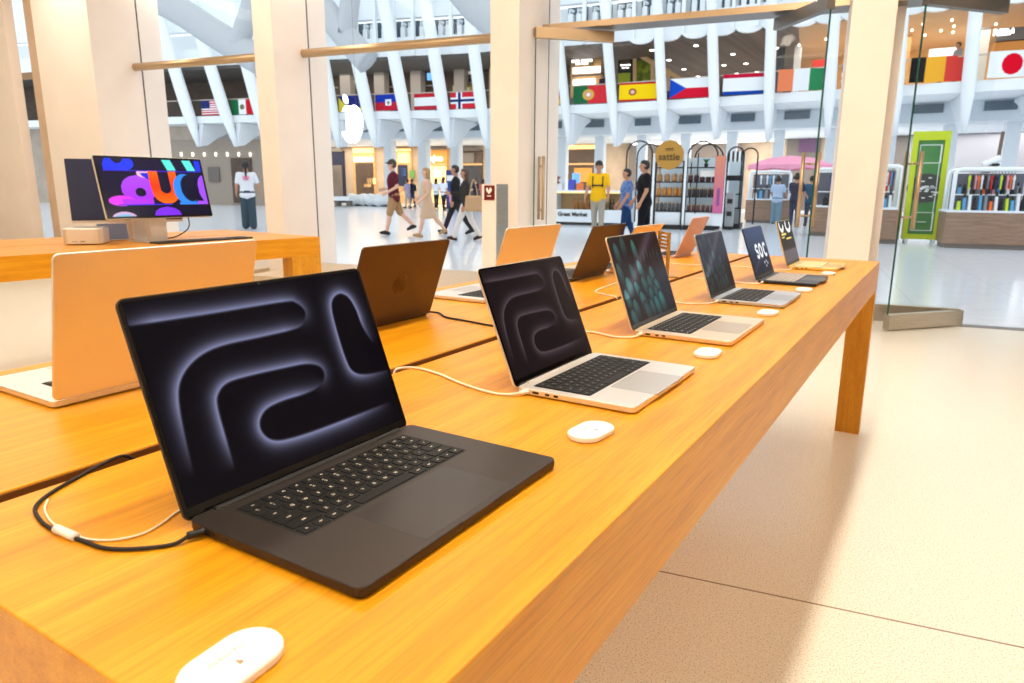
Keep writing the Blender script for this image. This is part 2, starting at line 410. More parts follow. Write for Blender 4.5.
def leaf(n, hs, sgn, ang, L, rail_m, pull=True):
    """glass door leaf hinged at hs, closed towards sgn along the front, swung into the shop by ang"""
    e = thing('door_%d' % n, loc=F(hs, 7.64, 0), rotz=FROT + (-sgn * R(ang)) , kind='structure')
    # local x along the leaf from the hinge (mirrored for sgn < 0), y thickness
    def bx(b, x0, x1, y0, y1, z0, z1):
        if sgn < 0: x0, x1 = -x1, -x0
        box(b, x0, x1, y0, y1, z0, z1)
    b = B(); bx(b, 0, L, -.006, .006, .15, 2.75); obj('pane', b, M_GLASS, e, local=True)
    b = B(); bx(b, L, L + .009, -.0065, .0065, .15, 2.75); obj('glass_edge', b, M_GEDGE, e, local=True)
    b = B(); bx(b, 0, L + .008, -.035, .035, 2.75, 2.855); obj('top_rail', b, rail_m, e, local=True)
    b = B(); bx(b, 0, L + .008, -.035, .035, .012, .15)
    obj('bottom_rail', b, M_STEEL, e, local=True)
    b = B(); tube(b, [(sgn * (L - .09), -.037, .08), (sgn * (L - .09), -.034, .08)], .012, 10); tube(b, [(sgn * (L - .09), .034, .08), (sgn * (L - .09), .037, .08)], .012, 10); obj('lock_cylinder', b, M_BRONZE, e, local=True)
    for y in (-.075, .075):
        b = B(); x = sgn * (L - .075)
        tube(b, [(x, y, .92), (x, y, 1.58)], .017, 12)
        for z in (1.02, 1.48): tube(b, [(x, y, z), (x, 0, z)], .009, 8)
        obj('pull_handle', b, M_BRONZE, e, local=True, smooth=True)
    return e
leaf(1, -2.03, 1, 143, 0.84, M_BRONZE)
leaf(2, -0.414, -1, 123, 0.84, M_STEELD)
leaf(3, 1.44, 1, 139, 0.885, M_STEELD)
# glowing bitten-fruit sign hung in the window
def fruit_outline():
    pts = []
    for k in range(72):
        a = 2 * PI * k / 72; c, s = math.cos(a), math.sin(a)
        r = 0.5 * (1 + 0.07 * math.cos(2 * a)) * (1 - 0.13 * math.exp(-((a - PI / 2) / 0.28) ** 2) - 0.10 * math.exp(-((a - 1.5 * PI) / 0.25) ** 2))
        x, y = r * c * 1.0, r * s * 1.05
        x *= 1.0 - 0.16 * max(0, -y) * 1.3
        bd = math.hypot(x + 0.50, y - 0.08)
        if bd < 0.24:                                   # the bite, on the side away from the leaf's tip
            k_ = 0.24 / max(bd, 1e-4); x, y = -0.50 + (x + 0.50) * k_, 0.08 + (y - 0.08) * k_
            x = max(x, -0.24)
        pts.append((x, y))
    return pts
e = thing('logo_sign', 'glowing white bitten-fruit sign hung inside the tall window with the bronze tube', 'sign', loc=atF(354, 122, 7.45), rotz=FROT)
M = fM(*at(351.5, 124, 7.45)) @ Matrix.Scale(0.30, 4, (1, 0, 0)) @ Matrix.Scale(0.485, 4, (0, 1, 0))
b = B(); prism(b, fruit_outline(), -0.012, 0.012, M); obj('fruit_body', b, M_LAMPW, e)
M = fM(*at(345.5, 99, 7.45)) @ Matrix.Rotation(R(108), 4, 'Z')
b = B(); prism(b, [(0.058 * math.cos(k * PI / 10), 0.028 * math.sin(k * PI / 10) * (1 if k <= 10 else 1)) for k in range(20)], -0.012, 0.012, M); obj('leaf', b, M_LAMPW, e)
s_, t_, z_ = at(353.5, 105, 7.45)
b = B(); tube(b, [F(s_ + .02, 7.47, z_ - .02), F(s_ + .02, 7.47, 4.2)], .002, 6); obj('hanging_wire', b, M_STEELD, e)
# pedestal with a red panel beside the entrance pillar
s0, s1, z0, z1 = prange(482, 495.5, 184, 300, 6.0)
e = thing('pedestal', 'slim square pedestal with dark red panel beside the entrance pillar', 'pedestal', loc=F(s0 + .08, 6.1, 0), rotz=FROT)
b = B(); fbox(b, s0, s1, 6.0, 6.02, 0, z1); obj('front_plate', b, M_PILLAR, e)
b = B(); fbox(b, s0, s1, 6.02, 6.30, 0, z1); obj('body', b, M_STEEL, e)
q = prange(484.5, 494.5, 185.5, 200, 5.995)
b = B(); fbox(b, q[0], q[1], 5.99, 6.0, q[2], q[3]); pn = obj('red_panel', b, mat('dark_red_panel', C(110, 14, 12), 0.4), e)
b = B(); cx, cz = (q[0] + q[1]) / 2, (q[2] + q[3]) / 2
M = fM(cx, 5.985, cz + .012)
hp = [(-.028, .03), (-.016, .036), (-.008, .012), (0, .012), (.008, .036), (.02, .034), (.03, .012), (.02, -.004), (0, -.024), (-.02, -.004), (-.03, .012)]
prism(b, hp, -.002, .002, M); box(b, -.02, .02, -.046, -.036, -.002, .002, M); obj('symbol', b, M_WHITEPL, pn)

# ------------------------------------------------------------------ tables
X0, X1, Y0, Y1, YS = 0.226, 3.975, 0.274, 1.54, 0.902
def demo_table(label, T, x0, x1, y0, y1, th, seam):
    for k, (a, c) in enumerate(((y0, seam - .0145), (seam + .0145, y1))):
        b = B(); box(b, x0, x1, a, c, TT - th, TT)
        o = obj('tabletop', b, WOOD, T, local=True)
        bv = o.modifiers.new('soft edge', 'BEVEL'); bv.width = 0.002; bv.segments = 2
    b = B(); box(b, x0 + .02, x1 - .02, seam - .017, seam + .017, TT - th + .02, TT - .03)
    ch = obj('cable_channel', b, M_CHAN, T, local=True)
    for sx in (-1, 1):
        b = B(); box(b, x0 + .001, x1 - .001, seam + sx * .0132 - .0012, seam + sx * .0132 + .0012, TT - .04, TT - .0025); obj('channel_lip', b, M_CHAN, ch, local=True)
    for lx in (x0, x1 - .06):
        for ly in (y0, y1 - .116):
            b = B(); box(b, lx, lx + .06, ly, ly + .116, 0, TT - th); obj('leg', b, WOOD_END, T, local=True)
T1 = thing('display_table', 'long honey-oak display table carrying two rows of laptops', 'table')
demo_table('', T1, X0, X1, Y0, Y1, 0.145, YS)
T2 = thing('display_table', 'oak display table with the monitor, behind the silver laptop', 'table', loc=(3.57, 3.838, 0), rotz=R(-6.1))
# second table in its own frame: far corner at the origin, running back along -x
for a, c in ((0, .62), (.638, 1.26)):
    b = B(); box(b, -3.7, 0, a, c, TT - .13, TT); obj('tabletop', b, WOOD, T2, local=True)
b = B(); box(b, -3.68, -.02, .615, .643, TT - .1, TT - .022); obj('cable_channel', b, M_CHAN, T2, local=True)
for lx in (-.24, -3.7):
    for ly in (0, 1.144):
        b = B(); box(b, lx, lx + .24, ly, ly + .116, 0, TT - .13); obj('leg', b, WOOD_END, T2, local=True)

# ------------------------------------------------------------------ laptops
def to_lin(f): return f
def seg_dist(U, V, pts, asp):
    """distance to a polyline and signed side (+ = left of travel), in heights"""
    best = np.full(U.shape, 9.0); side = np.zeros(U.shape); tt = np.zeros(U.shape); acc = 0.0
    X = U * asp; Y = V
    P = [(p[0] * asp, p[1]) for p in pts]; tot = sum(math.dist(P[i], P[i + 1]) for i in range(len(P) - 1))
    for (ax, ay), (bx_, by_) in zip(P, P[1:]):
        dx, dy = bx_ - ax, by_ - ay; L2 = dx * dx + dy * dy + 1e-12
        t = np.clip(((X - ax) * dx + (Y - ay) * dy) / L2, 0, 1)
        d = np.hypot(X - ax - t * dx, Y - ay - t * dy); s = dx * (Y - ay) - dy * (X - ax)
        m = d < best
        best = np.where(m, d, best); side = np.where(m, s, side); tt = np.where(m, (acc + t * math.sqrt(L2)) / tot, tt); acc += math.sqrt(L2)
    return best, side, tt
def spline2(p, n=6): return [(v.x, v.y) for v in smoothpath([(a, b, 0) for a, b in p], n)]
RIB = [  # (outline, side that glows)
    ([(-0.04, 0.894), (0.035, 0.893), (0.268, 0.888), (0.58, 0.886), (0.64, 0.868), (0.671, 0.81), (0.655, 0.755), (0.61, 0.722)], 1),
    ([(0.668, 0.775), (0.645, 0.742), (0.60, 0.722), (0.452, 0.717), (0.296, 0.716), (0.208, 0.695), (0.14, 0.645), (0.095, 0.575), (0.073, 0.484), (0.06, 0.339), (0.048, 0.13)], -1),
    ([(0.187, 0.086), (0.19, 0.282), (0.195, 0.417), (0.212, 0.48), (0.256, 0.522), (0.337, 0.53), (0.507, 0.522), (0.60, 0.512), (0.655, 0.48), (0.671, 0.43), (0.65, 0.378), (0.60, 0.356)], 1),
    ([(0.655, 0.40), (0.62, 0.365), (0.55, 0.352), (0.447, 0.352), (0.372, 0.335), (0.331, 0.285), (0.325, 0.221), (0.355, 0.161), (0.424, 0.134), (0.594, 0.124), (0.965, 0.128)], -1),
    ([(0.967, 0.52), (0.938, 0.643), (0.931, 0.756), (0.912, 0.84), (0.874, 0.878), (0.828, 0.861), (0.799, 0.80), (0.789, 0.665), (0.789, 0.473), (0.808, 0.383), (0.875, 0.340), (1.02, 0.325)], -1)]
def wall_ribbons(gain, tint=(0.62, 0.65, 0.84), bgc=(.07, .055, .075)):
    def fn(U, V):
        asp = 1.54; g = np.zeros(U.shape)
        for pts, sg in RIB:
            d, s, t = seg_dist(U, V, spline2(pts), asp)
            out = (s * sg > 0)
            fade = np.clip(np.minimum(t * 7, (1 - t) * 4), 0, 1) ** 0.8
            g = np.maximum(g, np.where(out, np.exp(-(d / 0.036) ** 1.1), np.exp(-(d / 0.008) ** 1.6)) * fade)
        g = g * gain
        return bgc[0] + g * tint[0], bgc[1] + g * tint[1], bgc[2] + g * tint[2]
    return fn
def wall_petals(seed, bright):
    rnd = random.Random(seed); pet = []
    rows = [(0.10, .80), (0.24, .86), (0.44, .80), (0.06, .56), (0.16, .40), (0.30, .54), (0.46, .56), (0.07, .26), (0.30, .34), (0.47, .36), (0.58, .34), (0.36, .20), (0.54, .22), (0.66, .20), (0.18, .14), (0.50, .08), (0.62, .08), (0.40, .05), (0.10, .04), (0.74, .12), (0.72, .30), (0.66, .46)]
    for x, y in rows: pet.append((x, y, 0.068 + 0.02 * rnd.random(), 0.125 + .03 * rnd.random(), R(rnd.uniform(-5, 30))))
    def fn(U, V):
        asp = 1.5; g = np.zeros(U.shape); sh = np.zeros(U.shape)
        for j_, (x, y, rx, ry, a) in enumerate(sorted(pet, key=lambda p: -p[1])):
            X = (U - x) * asp; Y = V - y
            xr = X * math.cos(a) + Y * math.sin(a); yr = -X * math.sin(a) + Y * math.cos(a)
            q = (xr / rx) ** 2 + (yr / ry) ** 2
            m = q < 1; tip = np.clip(0.5 + yr / ry * 0.5, 0, 1)
            g = np.where(m, (0.12 + 0.88 * tip ** 1.3) * (1 - 0.45 * q) * (.6 + .4 * ((j_ * 7) % 5) / 4), g * np.where(q < 1.6, 0.5, 1))
        for k in range(5):                                  # slim spikes, upper corner
            xk = 0.60 + .075 * k; yk = .72 + .03 * (k % 2)
            d = np.abs((U - xk) - (V - yk) * .05) / .012 + np.abs(V - yk) / .16
            g = np.maximum(g, np.clip(1 - d, 0, 1) * .5)
        g = g * bright
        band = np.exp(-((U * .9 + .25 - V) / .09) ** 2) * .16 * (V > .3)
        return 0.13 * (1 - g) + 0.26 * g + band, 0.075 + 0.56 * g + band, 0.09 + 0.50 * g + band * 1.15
    return fn
def letter_mask(U, V, strokes, w):
    g = np.zeros(U.shape)
    for st in strokes:
        d, s, t = seg_dist(U, V, st, 1.5); g = np.maximum(g, np.clip((w - d) / 0.012 + .5, 0, 1))
    return g
def arc(cx, cy, rx, ry, a0, a1, n=14): return [(cx + rx * math.cos(R(a0 + (a1 - a0) * k / n)), cy + ry * math.sin(R(a0 + (a1 - a0) * k / n))) for k in range(n + 1)]
def wall_letters(U, V):
    base = 0.10 + 0.12 * V
    r, g_, b_ = base * .55, base * .75, base * 1.6
    S = arc(.40, .555, .055, .065, 40, 270) + arc(.40, .425, .055, .065, 90, -140)
    O = arc(.60, .49, .07, .13, 0, 360)
    Cc = arc(.84, .49, .075, .13, 60, 300)
    g = letter_mask(U, V, [S, O, Cc], .036)
    for x, y in ((.64, .22), (.74, .24), (.80, .19), (.70, .14)):
        g = np.maximum(g, np.clip(1.4 - np.hypot((U - x) * 1.5, V - y) / .03, 0, 1))
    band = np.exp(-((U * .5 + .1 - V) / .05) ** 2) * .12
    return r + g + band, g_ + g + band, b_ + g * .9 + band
def wall_rings(U, V):
    g = letter_mask(U, V, [arc(.22, .90, .13, .12, 160, 350), arc(.72, .88, .17, .13, 150, 380)], .05)
    y = np.zeros(U.shape)
    for x0, x1, y0, y1 in ((.12, .46, .66, .71), (.42, .80, .55, .59), (.1, .3, .60, .63)):
        y = np.maximum(y, ((U > x0) & (U < x1) & (V > y0) & (V < y1)) * 1.0)
    n = 0.5 + 0.5 * np.sin(U * 60 + np.sin(V * 45) * 2) * np.sin(V * 52 + U * 9)
    low = (V < .36) * (.10 + .38 * n * (V < .30))
    return .07 + g + y * .95 + low, .06 + g + y * .82 + low * .95, .06 + g + y * .4 + low * 1.05
M_SCR = attr_mat('lit_screen', 1.0, 0.12, 0.08, diffuse=False)
KROWS = [
    [1.5] + [1] * 12 + [1], [1] * 13 + [1.5], [1.5] + [1] * 13, [1.8] + [1] * 11 + [1.7], [2.3] + [1] * 10 + [2.2], [1, 1, 1, 1.25, 5, 1.25, 1, 1, 1, 1]]
KCH = ['esc,F1,F2,F3,F4,F5,F6,F7,F8,F9,F10,F11,F12,O'.split(','), list('`1234567890-=') + ['del'], ['tab'] + list('QWERTYUIOP[]') + ['/'], ['caps'] + list('ASDFGHJKL;:') + ['ret'], ['shift'] + list('ZXCVBNM<>?') + ['shift'], ['fn', 'ctrl', 'opt', 'cmd', '', 'cmd', 'opt', '<', 'v', '>']]
KEYME = {}
def key_meshes(real_text):
    """keys and legends meshes for a 0.276 x 0.108 keyboard centred on the origin"""
    if real_text in KEYME: return KEYME[real_text]
    kb = B(); lg = B(); pit = 0.276 / 14.5; row = 0.108 / 6
    for r, ws in enumerate(KROWS):
        x = -0.138; y = 0.054 - (r + .5) * row
        for c, w in enumerate(ws):
            cx = x + w * pit / 2
            rslab(kb, w * pit - .0026, row - .0024, .0016, [(0, .0002), (0, .0010), (.0005, .0014)], cx=cx, cy=y, seg=2)
            ch = KCH[r][c]
            if ch:
                small = len(ch) > 1
                if real_text:
                    text_bm(lg, ch, (.0034 if small else .0056), Matrix.Translation((cx, y, .00155)), ext=.00004, bold=.00012)
                    if r == 1 and not small: text_bm(lg, '^', .006, Matrix.Translation((cx, y + .0042, .00155)), ext=.00004, bold=.0002)
                else: box(lg, cx - (.004 if small else .0018), cx + (.004 if small else .0018), y - .002, y + .002, .0014, .00155)
            x += w * pit
    out = []
    for bm in (kb, lg):
        me = bpy.data.meshes.new('keys'); bm.to_mesh(me); bm.free(); out.append(me)
    KEYME[real_text] = out
    return out
def key_obj(name, me, m, parent, loc, sc=(1, 1, 1)):
    me = me.copy(); me.transform(Matrix.Translation(loc) @ Matrix.Diagonal((*sc, 1))); me.materials.append(m)
    o = bpy.data.objects.new(name, me); COL.objects.link(o); o.parent = parent; BASE[o] = BASE[parent]
    return o
def laptop(label, hx, hy, W, D, ang, body, wallp=None, back=False, keys=None, pad=(.13, .08), grid=(150, 96), Ll=None, H=.0128, lidm=None, keyw=.276, notch=False, group=None, legend=None, logo=None, rot=0.0, ports=True, txt=False, drop=0.0008):
    """hx, hy: hinge end nearest the table's start; user side is -y (or +y when back)"""
    keys = keys or M_KEYS; lidm = lidm or body; Ll = Ll or D
    cx = hx + W / 2; cy = hy + (D / 2 if back else -D / 2)
    e = thing('laptop', label, 'laptop', loc=(cx, cy, TT), rotz=(PI if back else 0) + rot, group=group)
    hw, hd = W / 2, D / 2
    b = B(); rslab(b, W, D, .011, [(.004, .0012), (.0006, .0026), (0, .0045), (0, H - .0012), (.0006, H - .0002), (.0016, H)])
    base = obj('base', b, body, e, local=True)
    for sx in (-1, 1):
        for sy in (-1, 1):
            b = B(); lathe(b, [(.009, 0), (.009, .0016)], (sx * (hw - .03), sy * (hd - .03), 0), 12); obj('foot_pad', b, M_BLACK, base, local=True)
    ky = hd - .024 - .054
    b = B(); rslab(b, keyw + .004, .112, .004, [(0, H - .0004), (0, H + .0001)], cy=ky); well = obj('keyboard_well', b, M_WELL, base, local=True)
    kme, lme = key_meshes(txt)
    kb = key_obj('keyboard', kme, keys, e, (0, ky, H), (keyw / .276, 1, 1))
    key_obj('key_legends', lme, legend or M_LEGD, kb, (0, ky, H), (keyw / .276, 1, 1))
    # trackpad: a hairline groove and a slightly raised pad
    pw, pd = pad; py = ky - .054 - .008 - pd / 2
    b = B(); rslab(b, pw + .0012, pd + .0012, .004, [(0, H - .0003), (0, H + .00004)], cy=py); obj('trackpad_groove', b, M_CHAR, base, local=True)
    b = B(); rslab(b, pw, pd, .0036, [(0, H - .0003), (0, H + .0001)], cy=py); bc = body.node_tree.nodes['Principled BSDF'].inputs['Base Color'].default_value
    obj('trackpad', b, mat(body.name + '_trackpad', (bc[0] * .74, bc[1] * .73, bc[2] * .73, 1), .3, .6), e, local=True)
    # front finger notch, ports along one side
    b = B(); box(b, -.03, .03, -hd - .0004, -hd + .004, H - .0014, H + .00005); obj('finger_notch', b, lidm, base, local=True)
    if ports:
        b = B()
        for y0, y1 in ((hd - .045, hd - .032), (hd - .066, hd - .057), (hd - .083, hd - .074)):
            rslab(b, y1 - y0, .004, .0019, [(0, -.0002), (0, .001)], Matrix.Translation((-hw - .0004, (y0 + y1) / 2, H / 2 + .001)) @ Matrix.Rotation(PI / 2, 4, 'Y') @ Matrix.Rotation(PI / 2, 4, 'Z'))
        obj('ports', b, M_BLACK, base, local=True)
    # hinge barrel
    b = B(); tube(b, [(-hw + .03, hd - .005, H - .001), (hw - .03, hd - .005, H - .001)], .0042, 10); obj('hinge', b, M_BLACK if body in (M_SPACE, M_MID) else body, e, local=True)
    # lid, in its own plane: x width, y up the lid, z towards the user
    up = Vector((0, -math.cos(ang), math.sin(ang))); nz = Vector((1, 0, 0)).cross(up)
    LM = Matrix((Vector((1, 0, 0)), up, nz)).transposed().to_4x4(); LM.translation = Vector((0, hd - .0008 + drop * .3, H - drop))
    lh = Ll - .003
    b = B(); rslab(b, W, lh, .010, [(.002, -.0046), (.0005, -.0040), (0, -.003), (0, -.0004), (.0004, 0)], LM, cy=lh / 2 + .003)
    lid = obj('lid', b, lidm, e, local=True)
    b = B(); rslab(b, W - .003, lh - .003, .009, [(0, -.0002), (0, .0004)], LM, cy=lh / 2 + .003); bz = obj('bezel', b, M_BEZEL, lid, local=True)
    bw, top, bot = .0045, .0045, .014
    sw, sh = W - 2 * bw - .003, lh - top - bot
    SM = BASE[e] @ LM @ Matrix.Translation((0, .003 + bot + sh / 2, .0007))
    if wallp is not None:
        scr = picture_grid('screen', SM, sw, sh, grid[0], grid[1], wallp, M_SCR, e)
    b = B(); lathe(b, [(.0016, 0), (.0016, .0003)], (0, 0, 0), 10)
    bmesh.ops.transform(b, matrix=LM @ Matrix.Translation((0, lh - .0005, .0007)), verts=b.verts); obj('camera_lens', b, M_CHAR, lid, local=True)
    if logo:
        b = B(); M2 = LM @ Matrix.Translation((0, lh * .5, -.0046)) @ Matrix.Rotation(PI, 4, 'Y') @ Matrix.Diagonal((.05, .055, 1, 1))
        prism(b, [(-x, y) for x, y in fruit_outline()], 0, .0003, M2)
        prism(b, [(.17 * math.cos(k * PI / 8) * .9 + .02 + .06, .12 * math.sin(k * PI / 8) + .62) for k in range(16)], 0, .0003, M2)
        obj('lid_emblem', b, logo, lid, local=True)
    return e
FG = 'laptops on the near half of the display table'
BG = 'laptops facing away on the far half of the display table'
laptop('large black laptop showing grey glowing ribbons, nearest on the table', .3952, .6455, .3615, .2485, 1.9295, M_SPACE, wall_ribbons(.74, (.60, .64, .80)), pad=(.16, .1), grid=(330, 210), legend=M_LEG, txt=True, group=FG, Ll=.2505, drop=.0085)
laptop('silver laptop with dim ribbon screen, next to the large black one', 1.0105, .6134, .3155, .2220, 1.9523, M_ALU, wall_ribbons(.34, (.60, .54, .60), (.13, .098, .105)), pad=(.135, .085), grid=(220, 140), txt=True, rot=-.006, group=FG, drop=.0075, Ll=.2262)  # brownish ribbons and background paint a reflection of the wood into the screen
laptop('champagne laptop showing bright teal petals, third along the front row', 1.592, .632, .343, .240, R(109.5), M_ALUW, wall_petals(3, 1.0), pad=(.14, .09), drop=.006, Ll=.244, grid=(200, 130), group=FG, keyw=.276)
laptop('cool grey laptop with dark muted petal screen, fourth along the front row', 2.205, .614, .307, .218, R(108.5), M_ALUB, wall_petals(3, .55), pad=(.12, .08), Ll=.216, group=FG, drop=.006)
laptop('midnight laptop with white letters on a navy screen', 2.768, .601, .312, .210, R(110), M_MID, wall_letters, pad=(.12, .08), Ll=.210, drop=.005, keys=M_KEYS_GLARE, group=FG)
laptop('pale gold laptop with cream keys, at the far end of the table', 3.350, .600, .305, .207, R(108), M_GOLD, wall_rings, pad=(.12, .08), Ll=.213, drop=.005, keys=M_KEYSC, group=FG)
laptop('big silver laptop seen from behind, lid turned to the large black one', .526, 1.198, .368, .2481, R(104.5), M_ALU, wall_ribbons(.6), back=True, pad=(.16, .1), Ll=.2515, group=BG)
laptop('dark bronze laptop with emblem on its lid, black cable at its corner', 1.190, 1.222, .336, .226, R(110), M_BROWNLID, wall_ribbons(.6), back=True, Ll=.2265, drop=.006, logo=M_LOGOD, group=BG)
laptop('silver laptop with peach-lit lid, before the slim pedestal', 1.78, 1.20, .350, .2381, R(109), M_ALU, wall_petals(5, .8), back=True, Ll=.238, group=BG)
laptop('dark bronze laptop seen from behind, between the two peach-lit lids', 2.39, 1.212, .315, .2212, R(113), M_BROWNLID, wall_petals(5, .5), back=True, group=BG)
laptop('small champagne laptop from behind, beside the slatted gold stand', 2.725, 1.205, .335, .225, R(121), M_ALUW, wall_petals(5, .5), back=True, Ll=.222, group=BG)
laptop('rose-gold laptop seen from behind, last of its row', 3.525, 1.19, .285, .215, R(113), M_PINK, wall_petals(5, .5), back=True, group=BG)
# ------------------------------------------------------------------ pucks, cables, stand
PG = 'white pucks along the near edge of the display table'
for k, (x, y, lab) in enumerate(((.281, .420, 'white oval puck in front of the large black laptop'), (.892, .413, 'white oval puck in front of the ribbon-screen silver laptop'), (1.487, .415, 'white oval puck in front of the bright teal-petal laptop'),
                                 (2.085, .416, 'white oval puck in front of the dark muted petal laptop'), (2.645, .412, 'white oval puck in front of the navy-screen laptop'), (3.235, .412, 'white oval puck in front of the pale gold laptop'))):
    e = thing('puck', lab, 'puck', loc=(x, y, TT), rotz=R((4, -6, 2, -3, 0, 3)[k]), group=PG)
    b = B(); rslab(b, .084, .052, .026, [(.003, 0), (.0005, .001), (0, .003), (0, .007), (.0012, .0087), (.004, .0093)], seg=10); obj('body', b, M_WHITEPL, e, local=True)
    b = B(); text_bm(b, 'MacBook Pro' if k < 2 else 'MacBook Air', .0056, Matrix.Translation((0, .006, .0094)), ext=.00003)
    obj('lettering', b, M_GREYTXT, e, local=True)
    b = B(); prism(b, [(px * .005, py * .0055 - .009) for px, py in fruit_outline()], .0093, .0095); prism(b, [(.0007 * math.cos(q * PI / 5) + .0004, .0012 * math.sin(q * PI / 5) - .0052) for q in range(10)], .0093, .0095)
    obj('emblem', b, M_GREYTXT, e, local=True)
M_CBLK = mat('black_braided_cable', C(30, 24, 20), 0.7)
M_CWHT = mat('white_cable', C(240, 226, 200), 0.5)
def cable(name, label, pts, r, m, plug=None, sleeve=None, z=None, group=None):
    P = smoothpath([(x, y, TT + (r + .0004 if len(p_) < 3 else p_[2])) for p_ in pts for x, y in [p_[:2]]], 8)
    b = B(); tube(b, P, r, 8)
    o = obj(name, b, m, smooth=True); tag(o, label, 'cable', group)
    for nm, mm, (a, c), rr in ((('plug', M_BLACK if m is M_CBLK else M_WHITEPL, plug, .0042),) if plug else ()) + ((('cable_sleeve', M_WHITEPL, sleeve, .0048),) if sleeve else ()):
        b = B(); tube(b, smoothpath([Vector(a), Vector(c)], 3), rr, 12); obj(nm, b, mm, o, smooth=True)
    return o
cable('charging_cable', 'black braided cable looping from the table slot to the large black laptop',
      [(.487, .902, -.008), (.471, .902, .003), (.441, .897), (.406, .881), (.371, .865), (.344, .846), (.33, .826), (.321, .793), (.318, .765), (.319, .749), (.32, .732), (.322, .711), (.325, .682), (.334, .661), (.350, .641), (.368, .627), (.382, .6225, .007)], .0022, M_CBLK,
      plug=((.380, .6232, TT + .0068), (.3985, .616, TT + .0068)), sleeve=((.319, .757, TT + .0046), (.3205, .722, TT + .0046)))
cable('security_cable', 'thin white cable lying beside the black cable of the large black laptop', [(.352, .845), (.338, .822), (.328, .79), (.3245, .765), (.3255, .74), (.327, .715), (.336, .694), (.350, .681), (.367, .676), (.389, .681), (.409, .690), (.43, .698)], .0013, M_CWHT)
cable('charging_cable', 'white cable curling from the slot to the ribbon-screen silver laptop', [(1.012, .9, -.006), (1.02, .896, .003), (1.045, .872), (1.036, .812), (1.002, .726), (.985, .660), (.988, .622), (1.000, .598, .0068)], .0024, M_CWHT, plug=((.999, .600, TT + .0068), (1.0135, .592, TT + .0068)))
cable('charging_cable', 'black cable running from the dark bronze laptop to the table slot', [(1.545, 1.236, .0068), (1.556, 1.236, .005), (1.562, 1.21), (1.522, 1.156), (1.508, 1.077), (1.49, .982), (1.492, .93), (1.495, .905, -.005)], .0026, M_CBLK, plug=((1.5305, 1.236, TT + .0068), (1.547, 1.236, TT + .0068)))
cable('charging_cable', 'white cable ending at the bright teal-petal laptop', [(1.58, .895, -.004), (1.575, .86), (1.556, .757), (1.56, .717), (1.54, .66), (1.556, .622), (1.583, .611, .0066)], .0024, M_CWHT, plug=((1.581, .611, TT + .0066), (1.598, .611, TT + .0066)))
cable('charging_cable', 'white cable ending at the dark muted petal laptop', [(2.15, .895, -.004), (2.15, .85), (2.135, .73), (2.13, .665), (2.165, .615), (2.197, .597, .0066)], .0024, M_CWHT, plug=((2.196, .597, TT + .0066), (2.2125, .597, TT + .0066)))
cable('charging_cable', 'white cable behind the dark muted petal laptop, crossing towards the dark bronze lid', [(2.76, 1.16), (2.70, 1.11), (2.55, 1.06), (2.32, 1.04), (2.20, 1.02), (2.16, .97), (2.13, .915), (2.128, .905, -.004)], .0024, M_CWHT)
cable('charging_cable', 'white cable ending at the navy-screen laptop', [(2.79, .895, -.004), (2.77, .80), (2.745, .70), (2.725, .637), (2.738, .592), (2.757, .582, .0066)], .0024, M_CWHT, plug=((2.756, .582, TT + .0066), (2.7725, .582, TT + .0066)))
cable('charging_cable', 'white cable ending at the pale gold laptop', [(3.32, .895, -.004), (3.30, .80), (3.262, .69), (3.247, .634), (3.28, .588), (3.310, .58, .0066)], .0024, M_CWHT, plug=((3.309, .58, TT + .0066), (3.3255, .58, TT + .0066)))
cable('charging_cable', 'white cable lying behind the slot towards the rose-gold laptop', [(3.30, 1.15), (3.25, 1.11), (3.24, 1.04), (3.26, .97), (3.28, .913), (3.28, .905, -.004)], .0024, M_CWHT)
M_GOLDF = mat('gold_frame', C(176, 136, 62), 0.4, 0.4)
e = thing('display_stand', 'small slatted gold stand behind the bright teal-petal laptop', 'display stand', loc=(2.775, .985, TT), rotz=R(38))
b = B(); box(b, -.065, .065, -.045, .045, 0, .005); obj('foot', b, M_GOLDF, e, local=True)
for x in (-.059, .059):
    b = B(); box(b, x - .006, x + .006, -.006, .006, .005, .182); obj('post', b, M_GOLDF, e, local=True)
for k in range(5):
    b = B(); box(b, -.054, .054, -.004, .004, .172 - k * .015, .181 - k * .015); obj('slat', b, M_GOLDF, e, local=True)

